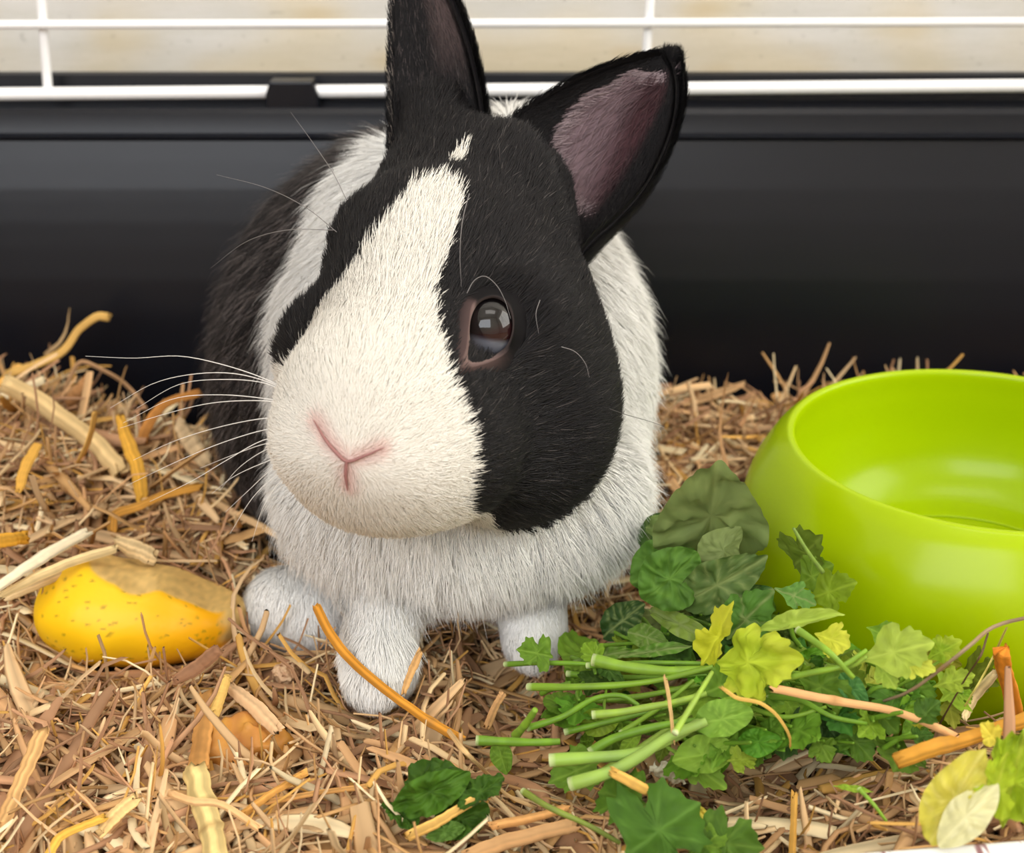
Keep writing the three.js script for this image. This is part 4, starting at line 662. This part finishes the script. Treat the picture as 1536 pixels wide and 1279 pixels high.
// leaves of a broad herb by the bowl
const herb = (label, b, t, o) => sprig('herb_leaf', label, [], [[b, t, { kind: 'round', tone: MINT, pale: [140, 160, 126], fold: .32, bend: .55, crumple: .045, ...o }]]);
herb('large grey green leaf standing against the left side of the bowl', [1058, 842, .028], [1076, 715, .058], { wide: .92, roll: 10, bend: .3 });
herb('grey green leaf folded in front of the large standing leaf', [1066, 862, .032], [1100, 786, .044], { wide: 1.0, tone: [128, 148, 112], roll: -25, fold: .5 });
herb('mid green leaf nearest the white chest', [950, 876, .026], [1040, 812, .036], { wide: .9, tone: [82, 124, 58], pale: [104, 146, 74], crumple: .07 });
herb('broad green leaf in the middle of the herb bunch', [965, 900, .030], [1052, 830, .040], { wide: 1.05, tone: [80, 122, 56], pale: [100, 142, 70], roll: 20, crumple: .08 });
herb('dark leaf with ragged lower edge right of the broad green one', [1020, 905, .028], [1138, 848, .040], { wide: .62, tone: [84, 112, 70], edge: .06, roll: 25 });
herb('small dark leaf tucked behind the bunch beside the rabbit', [962, 830, .026], [1022, 780, .040], { wide: .8, tone: [74, 106, 66] });
herb('narrow light leaf edge at the top of the bunch', [970, 792, .034], [1030, 778, .042], { wide: .5, tone: [112, 138, 92] });
herb('pale green leaf with a stem below the herb bunch', [972, 912, .024], [1062, 956, .026], { wide: .55, kind: 'long', tone: [126, 154, 80], roll: 15 });
herb('small rounded leaf below the pale green leaf', [942, 948, .020], [1000, 962, .021], { wide: .7, tone: [98, 134, 62] });
herb('shaded dark green leaf low beside the left paw', [905, 955, .012], [960, 905, .022], { wide: .8, tone: [48, 78, 40] });
herb('shaded leaf between the herb bunch and the bright upright leaf', [1060, 930, .020], [1150, 880, .030], { wide: .6, tone: [60, 100, 50] });
herb('green leaf lying behind the bright upright leaf', [1090, 960, .022], [1150, 890, .034], { wide: .8, tone: [84, 130, 62], kind: 'celery' });
herb('small bluish green leaf beside the bowl', [1162, 884, .036], [1226, 900, .034], { wide: .75, tone: [96, 142, 80], kind: 'celery', roll: -10 });
herb('long dark leaf lying over the upper stems', [930, 985, .020], [1040, 960, .024], { wide: .4, kind: 'long', tone: [86, 130, 50] });
herb('pale folded leaf above the upper stems', [860, 992, .016], [960, 968, .020], { wide: .45, kind: 'long', tone: [96, 136, 56] });
// dark clump at the bottom
for (const [l, b, t, o] of [['dark green leaf at the top of the bottom leaf clump', [600, 1178, .010], [700, 1150, .016], { wide: .7, roll: -30 }], ['glossy dark leaf across the middle of the bottom leaf clump', [590, 1210, .012], [708, 1168, .018], { wide: .6, roll: 25, tone: [70, 112, 34] }], ['dark leaf at the right end of the bottom leaf clump', [690, 1215, .012], [756, 1150, .016], { wide: .65, roll: -20 }], ['dark leaf at the lower left of the bottom leaf clump', [620, 1252, .008], [578, 1190, .012], { wide: .7, roll: 30, tone: [64, 104, 34] }], ['small leaf at the bottom edge of the bottom leaf clump', [640, 1256, .008], [700, 1236, .010], { wide: .6, tone: [92, 130, 70] }], ['dark leaf hidden under the double yellow strip', [650, 1250, .007], [740, 1200, .010], { wide: .8 }]])
  herb(l, b, t, { tone: [56, 92, 28], pale: [76, 114, 42], crumple: .1, fold: .5, ...o });
// lobed leaf in front
sprig('celery_sprig', 'large dark lobed leaf at the bottom edge with two smaller ones', [[[[784, 1186, .012], [823, 1210, .013], [884, 1238, .011], [930, 1264, .008]], 9, [134, 150, 70]]], [[[935, 1286, .012], [1052, 1196, .020], { tone: [66, 106, 34], wide: 1.1, kind: 'parsley', bend: .3, pale: [96, 140, 70] }], [[968, 1206, .017], [890, 1182, .014], { tone: [84, 124, 44], wide: .9, kind: 'parsley' }], [[1040, 1262, .012], [1150, 1268, .010], { tone: [72, 108, 34], wide: .9, kind: 'parsley' }], [[1030, 1284, .010], [1090, 1240, .014], { tone: [100, 138, 48], wide: .8, kind: 'celery' }]]);
sprig('herb_leaf', 'flat green celery leaf left of the dark leaf bunch', [], [[[1010, 1140, .016], [1110, 1118, .016], { tone: [126, 166, 70], wide: .7, kind: 'round', fold: .1 }], [[1000, 1120, .014], [1090, 1180, .010], { tone: [120, 160, 66], wide: .5, kind: 'celery' }]]);
sprig('herb_leaf', 'small pale shred lying in the bottom straw', [], [[[1030, 1200, .012], [1075, 1238, .010], { tone: [206, 198, 96], wide: .6, kind: 'long' }]]);
sprig('celery_sprig', 'single thin green stem in the straw by the front rim', [[[[1288, 1182, .012], [1312, 1208, .010], [1330, 1232, .007]], 6, G1]], [[[1250, 1178, .010], [1310, 1186, .010], { tone: G1, wide: .4, kind: 'long' }]]);
// chicory at the right edge
{
  const o = thing('chicory_leaf', 'white ribbed chicory leaf with yellow green frilly edge in the corner', 'chicory', null, g3([1450, 1230, 0]));
  const off = o.position.clone().negate(), add = (n, b, t, opt) => mesh(n, leafGeo(g3(b), g3(t), opt).translate(off.x, off.y, off.z), leafMat, o);
  add('leaf', [1396, 1262, .013], [1470, 1128, .030], { tone: [206, 204, 104], pale: [226, 224, 160], kind: 'round', wide: .62, fold: .3, bend: .3, crumple: .05 });
  add('leaf', [1500, 1240, .016], [1540, 1090, .034], { tone: [156, 190, 48], pale: [190, 212, 90], kind: 'parsley', wide: .62, edge: .16, crumple: .08 });
  add('leaf', [1480, 1232, .018], [1510, 1130, .031], { tone: [170, 198, 56], pale: [200, 216, 100], kind: 'parsley', wide: .5, edge: .16 });
  add('leaf', [1500, 1120, .020], [1476, 1086, .026], { tone: [214, 206, 96], kind: 'celery', wide: .7 });
  const rib = mesh('white_rib', leafGeo(g3([1408, 1268, .015]), g3([1490, 1176, .027]), { tone: [198, 200, 190], pale: [212, 214, 206], kind: 'round', wide: .56, fold: -.3, bend: .5, crumple: .02 }).translate(off.x, off.y, off.z), phys({ vertexColors: true, roughness: .4 }), o); rib.userData.label = 'white rib';
}
// ---------- the straw bedding: individual loose straws on top, the mass below as stuff ----------
{
  const KIND = [['straw_fibre', 'straw fibre'], ['straw_strip', 'straw strip'], ['straw_stalk', 'flat straw']];
  // where a loose straw lies: beside the nearest of these, as the photograph shows them
  const MARKS = [[200, 920, 'the yellow fruit'], [372, 1120, 'the buried fruit chunk'], [562, 1030, 'the front paw'], [430, 915, 'the hind foot'], [800, 965, 'the left paw'], [660, 1200, 'the bottom leaf clump'], [1000, 1240, 'the dark lobed leaf'], [1440, 1200, 'the chicory leaf'], [1300, 1060, 'the tan stem'], [1060, 650, 'the thin upright straw'], [100, 640, 'the thick sloping stalk'], [310, 1210, 'the broad cream stalk'], [40, 1170, 'the ribbed left stalk'], [210, 690, 'the upright yellow strip'], [60, 850, 'the three white strips'], [620, 1060, 'the orange straw'], [280, 560, 'the black body'], [120, 510, 'the curled yellow strip'], [1180, 1240, 'the upright golden straw'], [480, 1235, 'the white flake'], [428, 1011, 'the feed crumb'], [780, 1120, 'the celery stem ends'], [300, 1000, 'the dark husk']];
  const taken = {};
  const tones = c => { const k = c.r + c.g + c.b; return c.b < c.r * .24 ? 'golden' : k > 1.35 ? 'cream' : k > 1.0 ? 'pale tan' : k > .7 ? 'tan' : 'brown'; };
  function describe(s, size) {
    const px = s.pts.map(toPx), [u, v] = px[3], e = px[px.length - 1], st = px[0], L = Math.hypot(e[0] - st[0], e[1] - st[1]), ang = Math.atan2(-(e[1] - st[1]), e[0] - st[0]);
    let best = MARKS[0], bd = 1e9; for (const m of MARKS) { const d = Math.hypot(u - m[0], v - m[1]); if (d < bd) { bd = d; best = m; } }
    const dx = u - best[0], dy = v - best[1], side = bd < 30 ? 'over' : Math.abs(dx) > Math.abs(dy) * 1.6 ? (dx < 0 ? 'left of' : 'right of') : dy < 0 ? (Math.abs(dx) < Math.abs(dy) * .5 ? 'above' : dx < 0 ? 'above and left of' : 'above and right of') : (Math.abs(dx) < Math.abs(dy) * .5 ? 'below' : dx < 0 ? 'below and left of' : 'below and right of');
    const a = ((ang % Math.PI) + Math.PI) % Math.PI, lean = a < .35 || a > 2.8 ? 'lying level' : a > 1.2 && a < 1.95 ? 'pointing up' : a < 1.2 ? 'rising rightwards' : 'rising leftwards';
    const size2 = L > 190 ? 'long' : L < 105 ? 'short' : ''; return [size2, tones(s.c), KIND[size][1], lean, bd > 110 ? 'well' : '', side, best[2]].filter(Boolean).join(' ');
  }
  let n = 0;
  for (let i = 0; i < 1600 && n < 245; i++) {
    const size = R() < .62 ? 1 : 2, s = randomStraw(size, () => rnd(.0015, .0075)); if (!s) continue;
    const m = s.pts[3], b = new Bits(); if (rabbitDist(m.x, m.y, m.z) < 0.003 || inside(GREENS, ...toPx(m))) continue;
    const px = toPx(m); if (px[0] < 0 || px[0] > 1536 || px[1] > 1279) continue;
    const label = describe(s, size); if (taken[label]) continue; taken[label] = 1;
    const c = m.clone(); s.pts.forEach(p => p.sub(c)); addStraw(b, s, size);
    const o = mesh(KIND[size][0], b.geo(), strawMat); o.position.copy(c); tag(o, label, 'straw', 'loose straws on top of the bedding'); n++;
  }
  const bed = thing('straw_bedding', 'thick layer of chopped tan straw covering the tray floor', 'straw bedding'); bed.userData.kind = 'stuff';
  const bits = new Bits();
  for (let i = 0; i < 9500; i++) { const size = R() < .76 ? 1 : 2; addStraw(bits, randomStraw(size, () => -.013 * R() + .004), size); }
  for (let i = 0; i < 8000; i++) addStraw(bits, randomStraw(0, () => -.008 * R() + .0045), 0);
  const m = mesh('straw_pieces', bits.geo(), strawMat, bed); m.userData.kind = 'stuff';
  // what lies deeper: trodden straw dust
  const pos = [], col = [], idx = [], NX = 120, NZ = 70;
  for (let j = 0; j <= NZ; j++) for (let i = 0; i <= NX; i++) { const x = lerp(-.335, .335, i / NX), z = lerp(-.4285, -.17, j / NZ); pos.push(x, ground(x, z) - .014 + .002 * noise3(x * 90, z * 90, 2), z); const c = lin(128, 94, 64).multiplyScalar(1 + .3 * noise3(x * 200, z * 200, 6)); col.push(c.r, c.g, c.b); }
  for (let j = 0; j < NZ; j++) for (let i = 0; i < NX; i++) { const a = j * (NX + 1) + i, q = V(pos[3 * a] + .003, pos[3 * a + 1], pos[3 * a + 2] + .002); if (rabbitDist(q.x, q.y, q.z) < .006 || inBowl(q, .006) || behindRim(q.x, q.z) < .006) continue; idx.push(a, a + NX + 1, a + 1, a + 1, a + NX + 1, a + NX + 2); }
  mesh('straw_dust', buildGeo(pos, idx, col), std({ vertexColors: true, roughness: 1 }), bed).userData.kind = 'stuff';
}

renderer.render(scene, camera);
